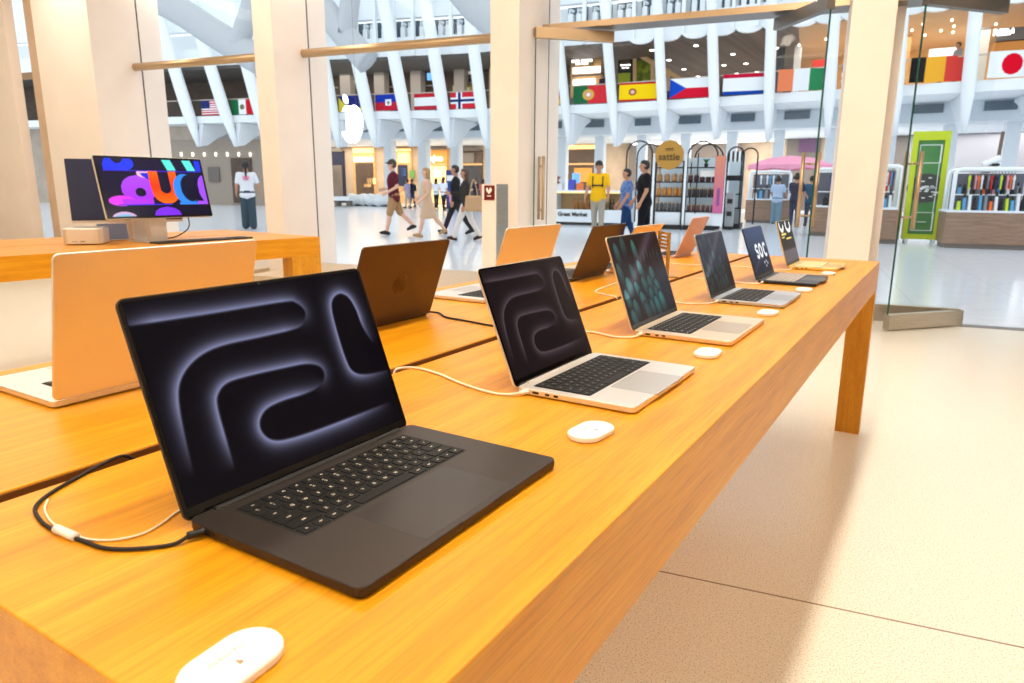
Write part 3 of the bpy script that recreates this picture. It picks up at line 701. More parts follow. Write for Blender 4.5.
# ------------------------------------------------------------------ second table: monitor, small computer, keyboard, screen behind
def wall_bright(U, V):
    asp = 1.77
    X = U * asp; Y = V
    r = np.full(U.shape, .03); g = np.full(U.shape, .03); b = np.full(U.shape, .14) + .06 * V
    def put(m, col):
        nonlocal r, g, b
        r = np.where(m, col[0], r); g = np.where(m, col[1], g); b = np.where(m, col[2], b)
    def ell(cx, cy, rx, ry): return ((U - cx) / rx) ** 2 + ((V - cy) / ry) ** 2
    # top-left blue "3"
    put((ell(.20, .90, .135, .13) < 1) & ~(ell(.19, 1.0, .055, .10) < 1), (.10, .22, .95)); put((U > .055) & (U < .20) & (V > .79) & (V < .90), (.09, .2, .95))
    put((V < .785) & (V > .77) & (U > .05), (.20, .10, .80))
    # cyan stripes, upper edge
    for x0 in (.60, .80): put((U > x0 + (1 - V) * .22) & (U < x0 + .085 + (1 - V) * .22) & (V > .80), (.35, .90, .85))
    put((U > .93) & (V > .8), (.10, .2, .95))
    # violet / magenta "2"
    k = .5 + .5 * np.clip((V - .3) / .4, 0, 1)
    put((ell(.33, .47, .155, .23) < 1) & ~(ell(.345, .42, .05, .075) < 1) & (V > .26), (.62 + .2 * k * 0 + .05, .18 + .22 * (k - .5), .98))
    put((ell(.16, .28, .12, .085) < 1), (.86, .22, .90)); put((U > .16) & (U < .45) & (V > .215) & (V < .31), (.70, .2, .98))
    put((U > .12) & (U < .62) & (V > .20) & (V < .222), (.25, .15, .9))
    put((ell(.43, .74, .09, .08) < 1) & (V < .77), (.95, .72, .80)); put((ell(.47, .78, .10, .14) < 1) & (U < .46) & (V > .55) & (V < .75), (.10, .15, .85))
    # orange "U"
    u_o = (np.abs(U - .585) < .135) & (V > .45) | (ell(.585, .45, .135, .225) < 1)
    u_i = (np.abs(U - .59) < .052) & (V > .48) | (ell(.59, .48, .052, .085) < 1)
    q = np.clip((V - .25) / .5, 0, 1)
    put(u_o & ~u_i & (V < .78), (1.0, 0, 0)); m = u_o & ~u_i & (V < .78)
    g = np.where(m, .22 + .28 * np.abs(q - .55) * 1.2, g); b = np.where(m, .03, b)
    # cyan-blue ring at right
    put((ell(.79, .47, .125, .27) < 1) & ~(ell(.835, .49, .095, .235) < 1) & (V < .74), (.16, .52, .92)); put((U > .70) & (U < .92) & (V > .20) & (V < .25), (.18, .5, .95))
    put((ell(.99, .48, .07, .24) < 1), (.62, .30, .98)); put((U > .88) & (V > .20) & (V < .26), (.65, .3, .98))
    # bottom blobs
    put((ell(.56, .02, .13, .145) < 1), (.48, .16, .90)); put((ell(.15, -.02, .115, .12) < 1), (.80, .66, .80)); put((V < .2) & (ell(.15, -.02, .09, .08) < 1), (.45, .72, .85))
    edge = (U < .012) | (U > .988) | (V < .018) | (V > .982)
    put(edge, (.01, .01, .012))
    return r, g, b
MX, MY, MZ = 2.616, 4.216, 1.246
e = thing('monitor', 'silver monitor with a colourful ribbon wallpaper', 'monitor', loc=(MX, MY + .16, TT), rotz=R(-3.5))
tilt = R(14.0)
upv = Vector((0, math.sin(tilt), math.cos(tilt))); nv = Vector((0, -math.cos(tilt), math.sin(tilt)))
LM = Matrix((Vector((1, 0, 0)), upv, nv)).transposed().to_4x4(); LM.translation = Vector((0, -.16, MZ - TT))
w_, h_ = .676, .381
b = B(); rslab(b, w_, h_, .010, [(.003, -.019), (0, -.016), (0, -.002), (.001, 0)], LM); sh = obj('housing', b, M_ALU, e, local=True)
b = B(); rslab(b, w_ - .004, h_ - .004, .009, [(0, -.001), (0, .0006)], LM); obj('bezel', b, M_BEZEL, sh, local=True)
picture_grid('screen', BASE[e] @ LM @ Matrix.Translation((0, 0, .0010)), w_ - .016, h_ - .016, 200, 116, wall_bright, attr_mat('lit_monitor', 1.25, .15, .35, diffuse=False), e)
b = B(); box(b, -.08, .08, -.14, .10, 0, .008); box(b, -.05, .05, .075, .085, .008, .30)
hexa(b, [Vector(p) for p in ((-.05, -.10, .20), (.05, -.10, .20), (.05, .075, .26), (-.05, .075, .26), (-.05, -.10, .21), (.05, -.10, .21), (.05, .085, .27), (-.05, .085, .27))])
obj('stand', b, M_ALU, e, local=True)
b = B(); box(b, -.052, .052, -.140, -.10, .004, .19); obj('stand_front', b, M_ALU, e, local=True)
# cable from the monitor's back
b = B(); tube(b, smoothpath([(2.86, 4.40, 1.12), (2.93, 4.41, 1.05), (2.95, 4.45, .97), (2.88, 4.50, .915), (2.80, 4.54, .909)], 8), .004, 8)
o = obj('monitor_cable', b, M_CBLK, smooth=True); tag(o, 'black cable hanging behind the colourful monitor', 'cable')
# white keyboard with dark keys
e = thing('keyboard', 'flat keyboard with dark keys before the colourful monitor', 'keyboard', loc=(2.86, 4.155, TT), rotz=R(-3))
b = B(); rslab(b, .66, .125, .008, [(0, 0), (0, .009), (.001, .010)]); obj('body', b, M_CHAR, e, local=True)
key_obj('keycaps', key_meshes(False)[0], M_KEYS, e, (-.11, 0, .010), (1.40, 1.05, 1))
b = B()
for i in range(4):
    for j in range(5): rslab(b, .0165, .0155, .0016, [(0, .010), (0, .0115)], cx=.17 + .030 * i + .02, cy=.043 - .02 * j, seg=2)
obj('number_pad', b, M_KEYS, e, local=True)
# cube computer
def on2(px, py):
    d = FWD + RIGHT * ((px - 512) / FOC) - UP * ((py - 341.5) / FOC); p = CAM + d * ((TT - CAM.z) / d.z); return p
pa = on2(70, 243.5); pb = on2(110, 243)
e = thing('desktop_computer', 'small square silver computer beside the colourful monitor', 'computer', loc=(2.30, 4.50, TT), rotz=R(-40))
b = B(); lathe(b, [(.085, 0), (.085, .005)], (0, 0, 0), 28); obj('foot_ring', b, M_BLACK, e, local=True)
b = B(); rslab(b, .215, .215, .034, [(.004, .005), (.0, .009), (0, .094), (.004, .099), (.012, .101)], seg=8); obj('body', b, M_ALU, e, local=True)
b = B()
for x in (-.05, -.035): rslab(b, .009, .0032, .0015, [(0, -.0003), (0, .001)], Matrix.Translation((x, -.1078, .022)) @ Matrix.Rotation(PI / 2, 4, 'X'))
rslab(b, .026, .004, .0015, [(0, -.0003), (0, .001)], Matrix.Translation((.0, -.1078, .022)) @ Matrix.Rotation(PI / 2, 4, 'X')); obj('ports', b, M_CHAR, e, local=True)
# switched-off screen standing behind
e = thing('monitor', 'dark switched-off monitor behind the small square computer', 'monitor', loc=(2.665, 4.70, TT), rotz=R(-30))
b = B(); rslab(b, .66, .41, .008, [(.002, -.018), (0, -.015), (0, 0)], Matrix.Translation((.02, 0, .315)) @ Matrix.Rotation(PI / 2, 4, 'X')); h = obj('housing', b, M_ALU, e, local=True)
b = B(); rslab(b, .654, .392, .006, [(0, 0), (0, .0015)], Matrix.Translation((.02, 0, .322)) @ Matrix.Rotation(PI / 2, 4, 'X')); obj('screen', b, mat('unlit_screen', C(38, 48, 84), .4), e, local=True)
b = B(); box(b, -.09, .09, .0, .16, 0, .008); box(b, -.09, .09, .03, .04, .008, .30); obj('stand', b, M_ALU, e, local=True)
e = thing('tablet', 'slate tablet propped between the small computer and the monitor', 'tablet', loc=(2.52, 4.60, TT), rotz=R(-20))
LM = Matrix.Translation((0, 0, .002)) @ Matrix.Rotation(R(68), 4, 'X')
b = B(); rslab(b, .18, .115, .008, [(0, 0), (0, .006)], LM, cy=.06); obj('case', b, M_ALU, e, local=True)
b = B(); rslab(b, .172, .107, .006, [(0, .006), (0, .0068)], LM, cy=.06); obj('screen', b, mat('slate_screen', C(112, 118, 146), .4), e, local=True)
b = B(); box(b, -.04, .04, .03, .09, 0, .004); hexa(b, [Vector(p) for p in ((-.03, .028, .05), (.03, .028, .05), (.03, .085, .004), (-.03, .085, .004), (-.03, .026, .056), (.03, .026, .056), (.03, .09, .004), (-.03, .09, .004))]); obj('prop', b, M_ALU, e, local=True)
# ================================================================== THE HALL OUTSIDE
TB = 34.6                        # front of the balcony
M_TAN = noisy('warm_tan_cladding', C(206, 160, 104), C(222, 180, 126), nscale=3, rough=0.6)
M_ORANGE = mat('amber_cladding', C(226, 150, 66), 0.6)
M_BRN = noisy('dark_brown_cladding', C(74, 58, 48), C(96, 76, 62), nscale=4, rough=0.6)
M_GREYB = mat('grey_brown_front', C(112, 104, 98), 0.6)
M_NAVY = mat('navy_panel', C(30, 38, 66), 0.5)
M_DARKGL = mat('dark_shop_glass', C(58, 56, 58), 0.2)
M_KWOOD = wood_mat('grey_brown_laminate', C(134, 108, 90), C(150, 122, 102), C(166, 138, 118), sc=(1, 1, 10), rough=0.5)
M_PINKC = mat('pink_canvas', C(244, 160, 190), 0.8)
def st(name, bm, m, parent=None):
    o = obj(name, bm, m, parent)
    if parent is None: o['kind'] = 'structure'
    return o
# --- balcony floor, beam under it, shop fronts below
b = B(); fbox(b, -60, 22, TB, 58, 5.0, 5.42); st('balcony_slab', b, M_WHITE)
b = B(); fbox(b, -60, 22, 37.8, 38.3, 4.15, 5.0); beam = st('balcony_beam', b, M_SOFFIT)
b = B(); fbox(b, -60, 22, 38.3, 46.0, 4.15, 4.25); st('ceiling_concourse', b, M_SOFFIT)
# --- the ribs: (x, y) at top, at the sharp foot, half width in photo pixels
RIBS = [((163, 20), (203, 147), 6.2), ((199, 20), (240, 147), 6.2), ((238, 20), (272, 147), 6.0),
        ((316, 0), (342, 148), 6.5), ((347, 0), (379, 148), 6.6), ((386, 0), (414, 147), 6.6), ((428, 0), (452, 148), 6.7), ((470, 0), (489, 149), 6.8), ((513, -10), (530, 147), 6.0),
        ((556, -10), (571, 146), 5.0), ((605, -10), (617, 147), 5.6), ((658, -12), (665, 142), 5.6), ((712, -12), (716, 140), 5.6), ((773, -14), (768, 142), 5.4), ((836, -14), (827, 138), 5.4), ((904, -16), (893, 136), 5.2), ((977, -16), (962, 134), 5.4), ((1050, -16), (1034, 132), 5.4)]
RIBS_G = 'white ribs standing along the balcony'
for k, (a, c, hw) in enumerate(RIBS):
    sa, _, za = at(a[0], a[1], TB); sc_, _, zc = at(c[0], c[1], TB)
    wr = hw / FOC * math.hypot(TB, sa) * .92
    e = thing('rib', loc=F(sc_, TB - .2, zc), rotz=FROT, kind='structure')
    b = B(); n = 10; rings = []
    top = (sa + (sa - sc_) * .25, za + (za - zc) * .25)
    for i in range(n + 1):
        f = i / n; s = sc_ + (top[0] - sc_) * f; z = zc + (top[1] - zc) * f
        w_ = wr * min(1, .30 + f * 3.2) * (1 - .1 * f); dp = .28 * min(1, .4 + f * 3)
        rings.append([b.verts.new(F(s + w_ * math.cos(q * PI / 6), TB - .32 + dp * math.sin(q * PI / 6), z)) for q in range(12)])
    b.faces.new(rings[0][::-1]); b.faces.new(rings[-1])
    for p, q in zip(rings, rings[1:]):
        for i in range(12): b.faces.new([p[i], p[(i + 1) % 12], q[(i + 1) % 12], q[i]])
    obj('blade', b, M_WHITE, e, smooth=True)
    # bracket sweeping back from the foot to the beam, with the lit triangle above it
    b = B(); w3 = .13
    q = [(TB - .3, zc + .02), (TB + .25, zc + .10), (TB + 1.2, zc + .62), (TB + 2.1, 4.55), (37.75, 4.86), (37.75, 4.98), (TB + .02, 4.98)]
    v0 = [b.verts.new(F(sc_ - w3, t_, z_)) for t_, z_ in q]; v1 = [b.verts.new(F(sc_ + w3, t_, z_)) for t_, z_ in q]
    b.faces.new(v0); b.faces.new(v1[::-1])
    for i in range(7): b.faces.new([v0[i], v1[i], v1[(i + 1) % 7], v0[(i + 1) % 7]])
    obj('bracket', b, M_WHITE2, e)
    if sc_ > -34:
        b = B(); fbox(b, sc_ + .02, sc_ + .55, 39.0, 39.6, 0, 4.15); st('column', b, M_WHITE2)
        q0 = at(c[0], 118, 37.7)[0]
        b = B(); fbox(b, q0 + .75, q0 + 1.9, 37.72, 37.82, 4.55, 4.93); obj('ventilation_slot', b, M_VENT, beam)
# --- upper wall over the second gallery with small dark openings
b = B(); fbox(b, -60, 22, TB + .5, TB + .9, 8.4, 9.4); st('wall_upper', b, M_WHITE)
b = B(); fbox(b, -60, 22, TB + .5, TB + .9, 10.4, 15.5); st('wall_upper', b, M_WHITE)
b = B(); fbox(b, -60, 22, TB + 1.4, TB + 1.5, 9.4, 10.4); st('wall_upper', b, M_WHITE)
for x0, x1 in [(3 + q * 19.2 + 330, 3 + q * 19.2 + 347) for q in range(8)] + [(560 + q * 25, 580 + q * 25) for q in range(16)]:
    s0 = at(x0, 20, TB)[0]; s1 = at(x1, 20, TB)[0]
    e = thing('wall_opening', loc=F(s0, TB + .5, 9.4), rotz=FROT, kind='structure')
    b = B(); fbox(b, s0, s1, TB + 1.3, TB + 1.4, 9.4, 10.4); obj('recess', b, M_VENT, e)
    for f in (.3, .72):
        c_ = s0 + (s1 - s0) * f; wd = (s1 - s0) * .13
        b = B(); fbox(b, c_ - wd, c_ + wd, TB + .7, TB + 1.1, 9.4, 9.95)
        fbox(b, c_ - wd * .6, c_ - wd * .1, TB + .7, TB + 1.1, 9.95, 10.2); tube(b, [F(c_ - wd * .3, TB + .9, 10.2), F(c_ + wd * 1.0, TB + .9, 10.1)], .07, 6)
        obj('roof_strut', b, M_WHITE, e)
    b = B(); fbox(b, s1, s1 + (s1 - s0) * .18, TB + .3, TB + .5, 8.4, 15.0); obj('slim_rib', b, M_WHITE, e)
# scalloped edge of the upper gallery
for k, px in enumerate(range(640, 1040, 27)):
    s0, _, z0 = at(px, 40 - (px - 640) * .055, TB)
    b = B(); M = fM(s0, TB + .38, 8.42); prism(b, [(.60 * math.cos(PI + a * PI / 8), .26 * math.sin(PI + a * PI / 8)) for a in range(9)], -.1, .1, M)
    o = st('scallop', b, M_WHITE)
# --- upper gallery: ceiling with downlights, back wall, shop fronts
CEIL = noisy('brown_plank_ceiling', C(96, 84, 76), C(122, 106, 94), scale=(.02, 1.0, 1), nscale=2.6, rough=0.6)
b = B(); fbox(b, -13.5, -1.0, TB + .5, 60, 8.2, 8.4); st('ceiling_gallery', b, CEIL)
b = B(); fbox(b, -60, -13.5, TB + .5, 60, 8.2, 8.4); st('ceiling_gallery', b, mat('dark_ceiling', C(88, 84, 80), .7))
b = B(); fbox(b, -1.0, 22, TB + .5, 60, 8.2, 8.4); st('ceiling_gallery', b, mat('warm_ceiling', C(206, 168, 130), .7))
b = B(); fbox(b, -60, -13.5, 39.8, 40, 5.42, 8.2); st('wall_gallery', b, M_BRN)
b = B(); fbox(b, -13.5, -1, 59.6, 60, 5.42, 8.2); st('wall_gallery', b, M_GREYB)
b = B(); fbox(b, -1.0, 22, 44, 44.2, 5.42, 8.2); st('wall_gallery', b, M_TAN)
DOWN = [(652, 50), (669, 60), (684, 69), (698, 76.5), (733, 54), (746, 63.5), (724, 65), (737, 73.5), (757, 72), (696, 45.5), (777, 48)]
def downlight(px, py):
    z = 8.2; d = FWD + RIGHT * ((px - 512) / FOC) - UP * ((py - 341.5) / FOC); p = CAM + d * ((z - CAM.z) / d.z)
    b = B(); lathe(b, [(.12, -.03), (.12, 0)], p, 12); o = obj('downlight', b, M_LAMP)
    tag(o, 'round downlight glowing in the brown plank ceiling of the gallery', 'downlight', 'downlights in the brown gallery ceiling')
for q in DOWN: downlight(*q)
for px, py in ((923, 24), (912, 30), (941, 30.5), (952, 20), (954, 26), (953, 32), (925, 35), (996, 24), (803, 32), (817, 23), (826, 39), (799, 45), (838, 23)):
    b = B(); p = atF(px, py, 36.8); lathe(b, [(.02, -.06), (.05, -.04), (.05, .02), (.015, .05)], p, 10)
    o = obj('pendant_lamp', b, M_STRIP); tag(o, 'small warm lamp hanging in the tan upper shop', 'lamp', 'warm lamps in the tan upper shops')
# dark left-hand galleries: pale piers and lit details
for px in (345, 379, 415.5, 459, 494):
    s0 = at(px - 5, 85, 38.8)[0]; s1 = at(px + 5, 85, 38.8)[0]
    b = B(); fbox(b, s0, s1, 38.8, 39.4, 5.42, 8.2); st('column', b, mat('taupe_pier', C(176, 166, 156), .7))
for x0, x1, y0 in ((331, 338, 87), (350, 362, 87), (385, 404, 86), (421, 437, 85), (465, 476, 82)):
    s0, s1, z0, z1 = prange(x0, x1, y0, y0 + 1.2, 39.7); b = B(); fbox(b, s0, s1, 39.66, 39.76, z0, z1); st('trim_transom', b, mat('taupe_pier', C(176, 166, 156), .7))
for px, py in ((351.5, 64.5), (337, 71), (362, 66), (392.5, 68), (421, 60.5), (419.7, 64), (444, 54), (350, 78), (357, 81)):
    b = B(); p = atF(px, py, 39.4); lathe(b, [(.05, -.05), (.09, 0), (.05, .05)], p, 8); o = obj('spot_lamp', b, M_LAMP); tag(o, 'tiny white spotlight in the dark upper shop row', 'lamp', 'white spotlights in the dark upper shops')
def board(name, label, cat, rect, t, m, dep=.15, group=None, stand=False):
    b = B(); pbox(b, *rect, t, dep); o = obj(name, b, m); tag(o, label, cat, group)
    if stand:
        q = prange(*rect, t); c = (q[0] + q[1]) / 2; b = B(); fbox(b, c - .08, c + .08, t + .02, t + .12, 5.42, q[2]); obj('stand_leg', b, M_CHAR, o)
    return o
board('video_screen', 'small blue screen glowing inside the dark upper shop', 'screen', (427, 431.5, 73, 80), 38.0, mat('blue_glow', C(90, 150, 220), .5, emit=.9))
o = board('shop_shelf', 'shelf of yellow and dark goods above the blue-cross flag', 'shelf', (452, 480, 84, 100), 39.2, mat('olive_shelf', C(120, 108, 60), .7))
for k in range(6):
    b = B(); pbox(b, 453 + k * 4.6, 456 + k * 4.6, 86 + (k % 2), 99, 39.1, .1); obj('goods', b, mat(('pale_goods', 'amber_goods', 'dark_goods')[k % 3], (C(206, 196, 150), C(190, 150, 60), C(60, 52, 44))[k % 3], .7), o)
board('shop_sign', 'pale glowing strip sign above the shelf of yellow goods', 'sign', (457, 476, 69, 74), 39.6, mat('pale_glow', C(214, 206, 196), .5, emit=.5))
# shop with two white wall signs at the gallery's corner
e = thing('storefront', 'tan slatted upper shop front with white lettering, above the red-green flag', 'shop front', loc=atF(586, 95, 38), rotz=FROT)
b = B(); pbox(b, 571, 601, 38, 97, 38.2, .3); obj('wall', b, M_TAN, e)
for k in range(9):
    b = B(); pbox(b, 572 + k * 3.2, 573 + k * 3.2, 41, 55, 38.05, .12); obj('slat', b, mat('pale_slats', C(236, 216, 184), .6), e)
b = B(); pbox(b, 572, 593, 54, 66, 38.0, .15); pn = obj('sign_panel', b, mat('olive_sign', C(150, 128, 84), .6), e)
def letters(s, px, py, t, hpx, parent, m, name='lettering', bold=.01):
    c = at(px, py, t); sz = hpx / FOC * math.hypot(c[0], t) * 1.35
    b = B(); text_bm(b, s, sz, fM(*c), ext=.015, bold=bold * sz); return obj(name, b, m, parent)
letters('kate spade', 582, 60.5, 37.98, 3.6, pn, M_LAMPW); letters('NEW YORK', 582, 64, 37.98, 1.8, pn, M_LAMPW)
b = B(); c = at(582, 57, 37.98); M = fM(*c); prism(b, [(.0, .10), (.12, -.04), (.03, -.03), (.05, -.12), (-.05, -.12), (-.03, -.03), (-.12, -.04)], -.01, .01, M); obj('spade_mark', b, M_LAMPW, pn)
b = B(); pbox(b, 573, 600, 67, 73, 37.98, .06); obj('lit_shelf', b, M_LAMPW, e)
b = B(); pbox(b, 573, 595, 79, 85, 37.98, .06); obj('lit_shelf', b, M_LAMPW, e)
b = B(); pbox(b, 572, 601, 74, 76, 37.95, .1); obj('shelf_edge', b, M_STEELD, e)
# green billboard in timber frames, sloping gilt beam
e = thing('billboard', 'dark and lime green billboard in timber frames, above the yellow flag', 'billboard', loc=atF(630, 90, 39), rotz=FROT)
b = B(); pbox(b, 618, 634, 52, 88, 39, .2); obj('dark_panel', b, mat('bottle_green', C(38, 56, 30), .5), e)
b = B(); pbox(b, 636, 655, 60, 86, 39.2, .2); obj('lime_panel', b, noisy('lime_print', C(88, 110, 22), C(172, 190, 40), nscale=2.5, rough=.5), e)
b = B(); pbox(b, 618, 630, 73, 84, 38.95, .04); obj('lime_patch', b, mat('lime', C(172, 190, 40), .5), e)
b = B(); pbox(b, 621, 630, 59, 70, 38.9, .05); pn = obj('sign_panel', b, M_BRN, e)
letters('kate spade', 625.5, 65, 38.88, 1.7, pn, M_LAMPW); letters('NEW YORK', 625.5, 68, 38.88, 1.0, pn, M_LAMPW)
for px in (635, 652.5, 668.5):
    b = B(); a = atF(px, 48 + (px - 630) * .55, 38.8); c = atF(px, 91, 38.8); tube(b, [c, a], .12, 4); obj('timber_post', b, mat('pale_timber', C(226, 186, 136), .6), e)
b = B(); tube(b, [atF(628, 48, 38.7), atF(694, 87, 38.7)], .16, 4); o = obj('handrail_beam', b, mat('pale_timber', C(226, 186, 136), .6)); tag(o, 'pale timber beam sloping down behind the yellow and tricolour flags', 'beam')
# right-hand upper shops
board('poster', 'red poster in the tan upper shop above the green flag stripe', 'poster', (812, 825, 60, 71), 39, mat('red_poster', C(226, 50, 44), .5), stand=True)
board('video_screen', 'bright white screen in the tan upper shop above the black-yellow-red flag', 'screen', (929, 957, 48, 64), 39, mat('white_screen', C(226, 236, 240), .5, emit=.7), stand=True)
e = thing('storefront', 'tan upper shop front with a white sign, above the red-disc flag', 'shop front', loc=atF(1010, 60, 36.5), rotz=FROT)
b = B(); pbox(b, 994, 1060, 40, 62, 36.6, .3); obj('wall', b, M_ORANGE, e)
b = B(); pbox(b, 997, 1060, 26, 38.5, 36.5, .3); pn = obj('sign_band', b, M_GREYB, e)
letters('REBAG', 1008, 32, 36.48, 4.6, pn, M_LAMPW, bold=.04)
for px, w_, m, y0 in ((780, 4, M_DARKGL, 40), (797, 3.5, M_WHITE2, 35), (906, 4, M_TAN, 12), (983, 5, M_WHITE2, 10), (892, 3, M_TAN, 14)):
    b = B(); pbox(b, px - w_, px + w_, y0, 92, 39.5, .4); st('column', b, m)
b = B(); pbox(b, 566, 586, 0, 30, 60, .3)
b.free()
# --- balustrade glass with flags
b = B(); fbox(b, -40, 10, TB + .12, TB + .14, 5.42, 6.35); st('balustrade', b, glass('rail_glass'))
b = B(); fbox(b, -40, 10, TB + .09, TB + .17, 6.35, 6.40); st('trim_handrail', b, M_STEEL)
M_FLAG = attr_mat('printed_cloth', 0.0, 0.8, 0.1)
def rgbf(c): return np.array([c[0], c[1], c[2]]) / 255.0
def flag(label, x0, x1, fn, yb=None, hpx=None, up=0.0):
    m = (x0 + x1) / 2; t = TB - .02
    s0 = at(x0, 105, t)[0]; s1 = at(x1, 105, t)[0]; z0 = 5.46; h = .86 + .1 * max(0, min(1, (m - 600) / 350))
    M = fM((s0 + s1) / 2, t, z0 + h / 2)
    def ff(U, V):
        out = np.ones(U.shape + (3,)); fn(U, V, out); return out[..., 0] / 255, out[..., 1] / 255, out[..., 2] / 255
    o = picture_grid('flag', M, abs(s1 - s0), h, 66, 44, ff, M_FLAG, None, .012)
    tag(o, label, 'flag', 'flags hung along the balcony')
def hs(*bands):                     # horizontal bands, top first: (frac, rgb)
    def fn(U, V, o):
        y = 1.0
        for f, c in bands: o[(V <= y + 1e-6)] = c; y -= f
    return fn
def vs(*bands):
    def fn(U, V, o):
        x = 0.0
        for f, c in bands: o[U >= x - 1e-6] = c; x += f
    return fn
RED, WHT, BLU = (206, 30, 48), (240, 244, 248), (28, 60, 160)
def us(U, V, o):
    o[...] = WHT; o[(np.floor(V * 13) % 2) == 0] = RED; o[(U < .42) & (V > .46)] = (40, 50, 110)
flag('striped red and white flag with a dark blue corner', 200, 223, us)
def mexico(U, V, o):
    vs((.34, (24, 110, 66)), (.33, WHT), (.33, RED))(U, V, o); o[np.hypot((U - .5) * 1.6, V - .5) < .17] = (120, 110, 80)
flag('green white and red upright tricolour flag with a small emblem', 230, 254, mexico)
def bosnia(U, V, o):
    o[...] = (36, 44, 120); o[(V < .22)] = (226, 210, 70); o[(U < .35) & (V < .9 - U * 1.8)] = (226, 210, 70)
flag('navy flag with yellow lower edge, behind the glowing fruit sign', 338, 365, bosnia)
def haiti(U, V, o):
    hs((.5, (26, 56, 170)), (.5, (196, 34, 58)))(U, V, o); o[(np.abs(U - .5) < .11) & (np.abs(V - .5) < .2)] = WHT; o[np.hypot((U - .5) * 2.2, V - .48) < .11] = (120, 140, 120)
flag('blue over red flag with a small white emblem panel', 374, 403, haiti)
flag('red white red banded flag next to the blue-cross flag', 413, 441.5, hs((.24, (196, 40, 56)), (.52, WHT), (.24, (190, 44, 66))))
def norway(U, V, o):
    o[...] = (212, 44, 60); k = (np.abs(U - .29) < .10) | (np.abs(V - .5) < .20); o[k] = WHT; k = (np.abs(U - .29) < .045) | (np.abs(V - .5) < .09); o[k] = (24, 50, 110)
flag('red flag with white-edged blue cross', 450.5, 481, norway)
flag('small dark red and gold flag at the doorway edge', 558, 564.5, hs((.33, (90, 50, 50)), (.34, (196, 50, 40)), (.33, (220, 180, 70))))
def portugal(U, V, o):
    vs((.42, (30, 104, 66)), (.58, (222, 50, 60)))(U, V, o); o[np.hypot((U - .42) * 1.9, V - .5) < .30] = (214, 180, 70); o[np.hypot((U - .42) * 1.9, V - .5) < .19] = (226, 150, 130); o[np.hypot((U - .42) * 1.9, V - .5) < .10] = WHT
flag('green and red flag with a golden disc', 573, 609, portugal)
def spain(U, V, o):
    hs((.10, (196, 34, 40)), (.80, (252, 212, 20)), (.10, (196, 34, 40)))(U, V, o); o[np.hypot((U - .35) * 1.9, V - .5) < .2] = (170, 90, 50); o[np.hypot((U - .35) * 1.9, V - .5) < .10] = (226, 200, 190)
flag('yellow flag with thin red edges and a brown emblem', 619.5, 656.5, spain)
def czech(U, V, o):
    hs((.5, WHT), (.5, (214, 26, 52)))(U, V, o); o[U < .42 * (1 - np.abs(V - .5) * 2)] = (26, 76, 190)
flag('white over red flag with a blue wedge', 669.5, 708, czech)
flag('red white and blue banded flag between two white ribs', 722, 763.5, hs((.2, (196, 24, 60)), (.62, WHT), (.18, (24, 70, 160))))
flag('orange white and green upright tricolour flag', 776, 823.5, vs((.33, (238, 130, 82)), (.33, WHT), (.34, (20, 136, 80))))
flag('narrow blue white and pink striped flag beside the stone pillar', 838.5, 845.5, hs((.32, (30, 60, 150)), (.2, WHT), (.14, (220, 90, 120)), (.1, WHT), (.3, (30, 60, 150))))
flag('black yellow and red upright tricolour flag', 905.5, 960.5, vs((.28, (30, 30, 32)), (.36, (246, 178, 52)), (.36, (222, 66, 60))))
def japan(U, V, o):
    o[...] = WHT; o[np.hypot((U - .47) * 1.95, V - .5) < .40] = (222, 10, 40)
flag('white flag with a large red disc', 982, 1034, japan)
# --- lower shop fronts
TS = 46.0
b = B(); fbox(b, -70, 24, TS, TS + .3, 0, 5.0); st('wall_shops', b, noisy('beige_shop_wall', C(186, 164, 140), C(198, 176, 152), nscale=1.5, rough=.7))
b = B(); fbox(b, -70, -37.2, 36.2, 36.5, 0, 5.0); st('wall_shops', b, noisy('greige_shop_wall', C(176, 160, 144), C(190, 174, 158), nscale=1.5, rough=.7))
def shop(label, x0, x1, y0, m, sign=None, extra=(), t=TS - .2, arch=True):
    e = thing('storefront', label, 'shop front', loc=atF((x0 + x1) / 2, 204, t), rotz=FROT)
    q = prange(x0, x1, y0, None, t); b = B(); fbox(b, q[0], q[1], t, t + .19, 0, min(q[3], 4.12)); obj('facade', b, m, e)
    if arch:
        s0, s1, z0, z1 = prange(x0, x1, y0, y0 + 5, t - .1)
        b = B(); M = fM((s0 + s1) / 2, t - .1, z1 - .05); hw = (s1 - s0) / 2
        k_ = min(.55, 4.12 - (z1 - .05)); prism(b, [(hw * math.cos(a * PI / 10), k_ * math.sin(a * PI / 10)) for a in range(11)], -.05, .05, M); obj('arched_top', b, M_GREYB, e)
    if sign: letters(sign[0], sign[1], sign[2], t - .12, sign[3], e, M_LAMPW, bold=.03)
    for nm, rect, mm in extra:
        q = prange(*rect, t - .1); b = B(); fbox(b, q[0], q[1], t - .1, t - .01, min(q[2], 4.0), min(q[3], 4.12)); obj(nm, b, mm, e)
    return e
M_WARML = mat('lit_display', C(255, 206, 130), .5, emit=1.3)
shop('narrow navy shop front with dark doors beside the window edge', 327, 343, 151, M_NAVY, extra=(('door_panel', (333, 342, 165, 196), M_GREYB), ('white_poster', (334, 340.5, 170, 180), mat('pale_poster', C(196, 176, 170), .6))))
shop('warm lit shop front with a white sign, behind the man in the cap', 352, 374, 146, M_TAN, extra=(('lit_fascia', (353, 373, 148, 153), M_WARML), ('lit_sign', (354, 372.5, 157.5, 161.5), M_LAMPW), ('doorway', (356, 373, 163, 200), M_BRN), ('lit_case', (367, 375, 178, 184), M_WARML), ('lit_case', (364, 371, 184, 187), M_WARML)))
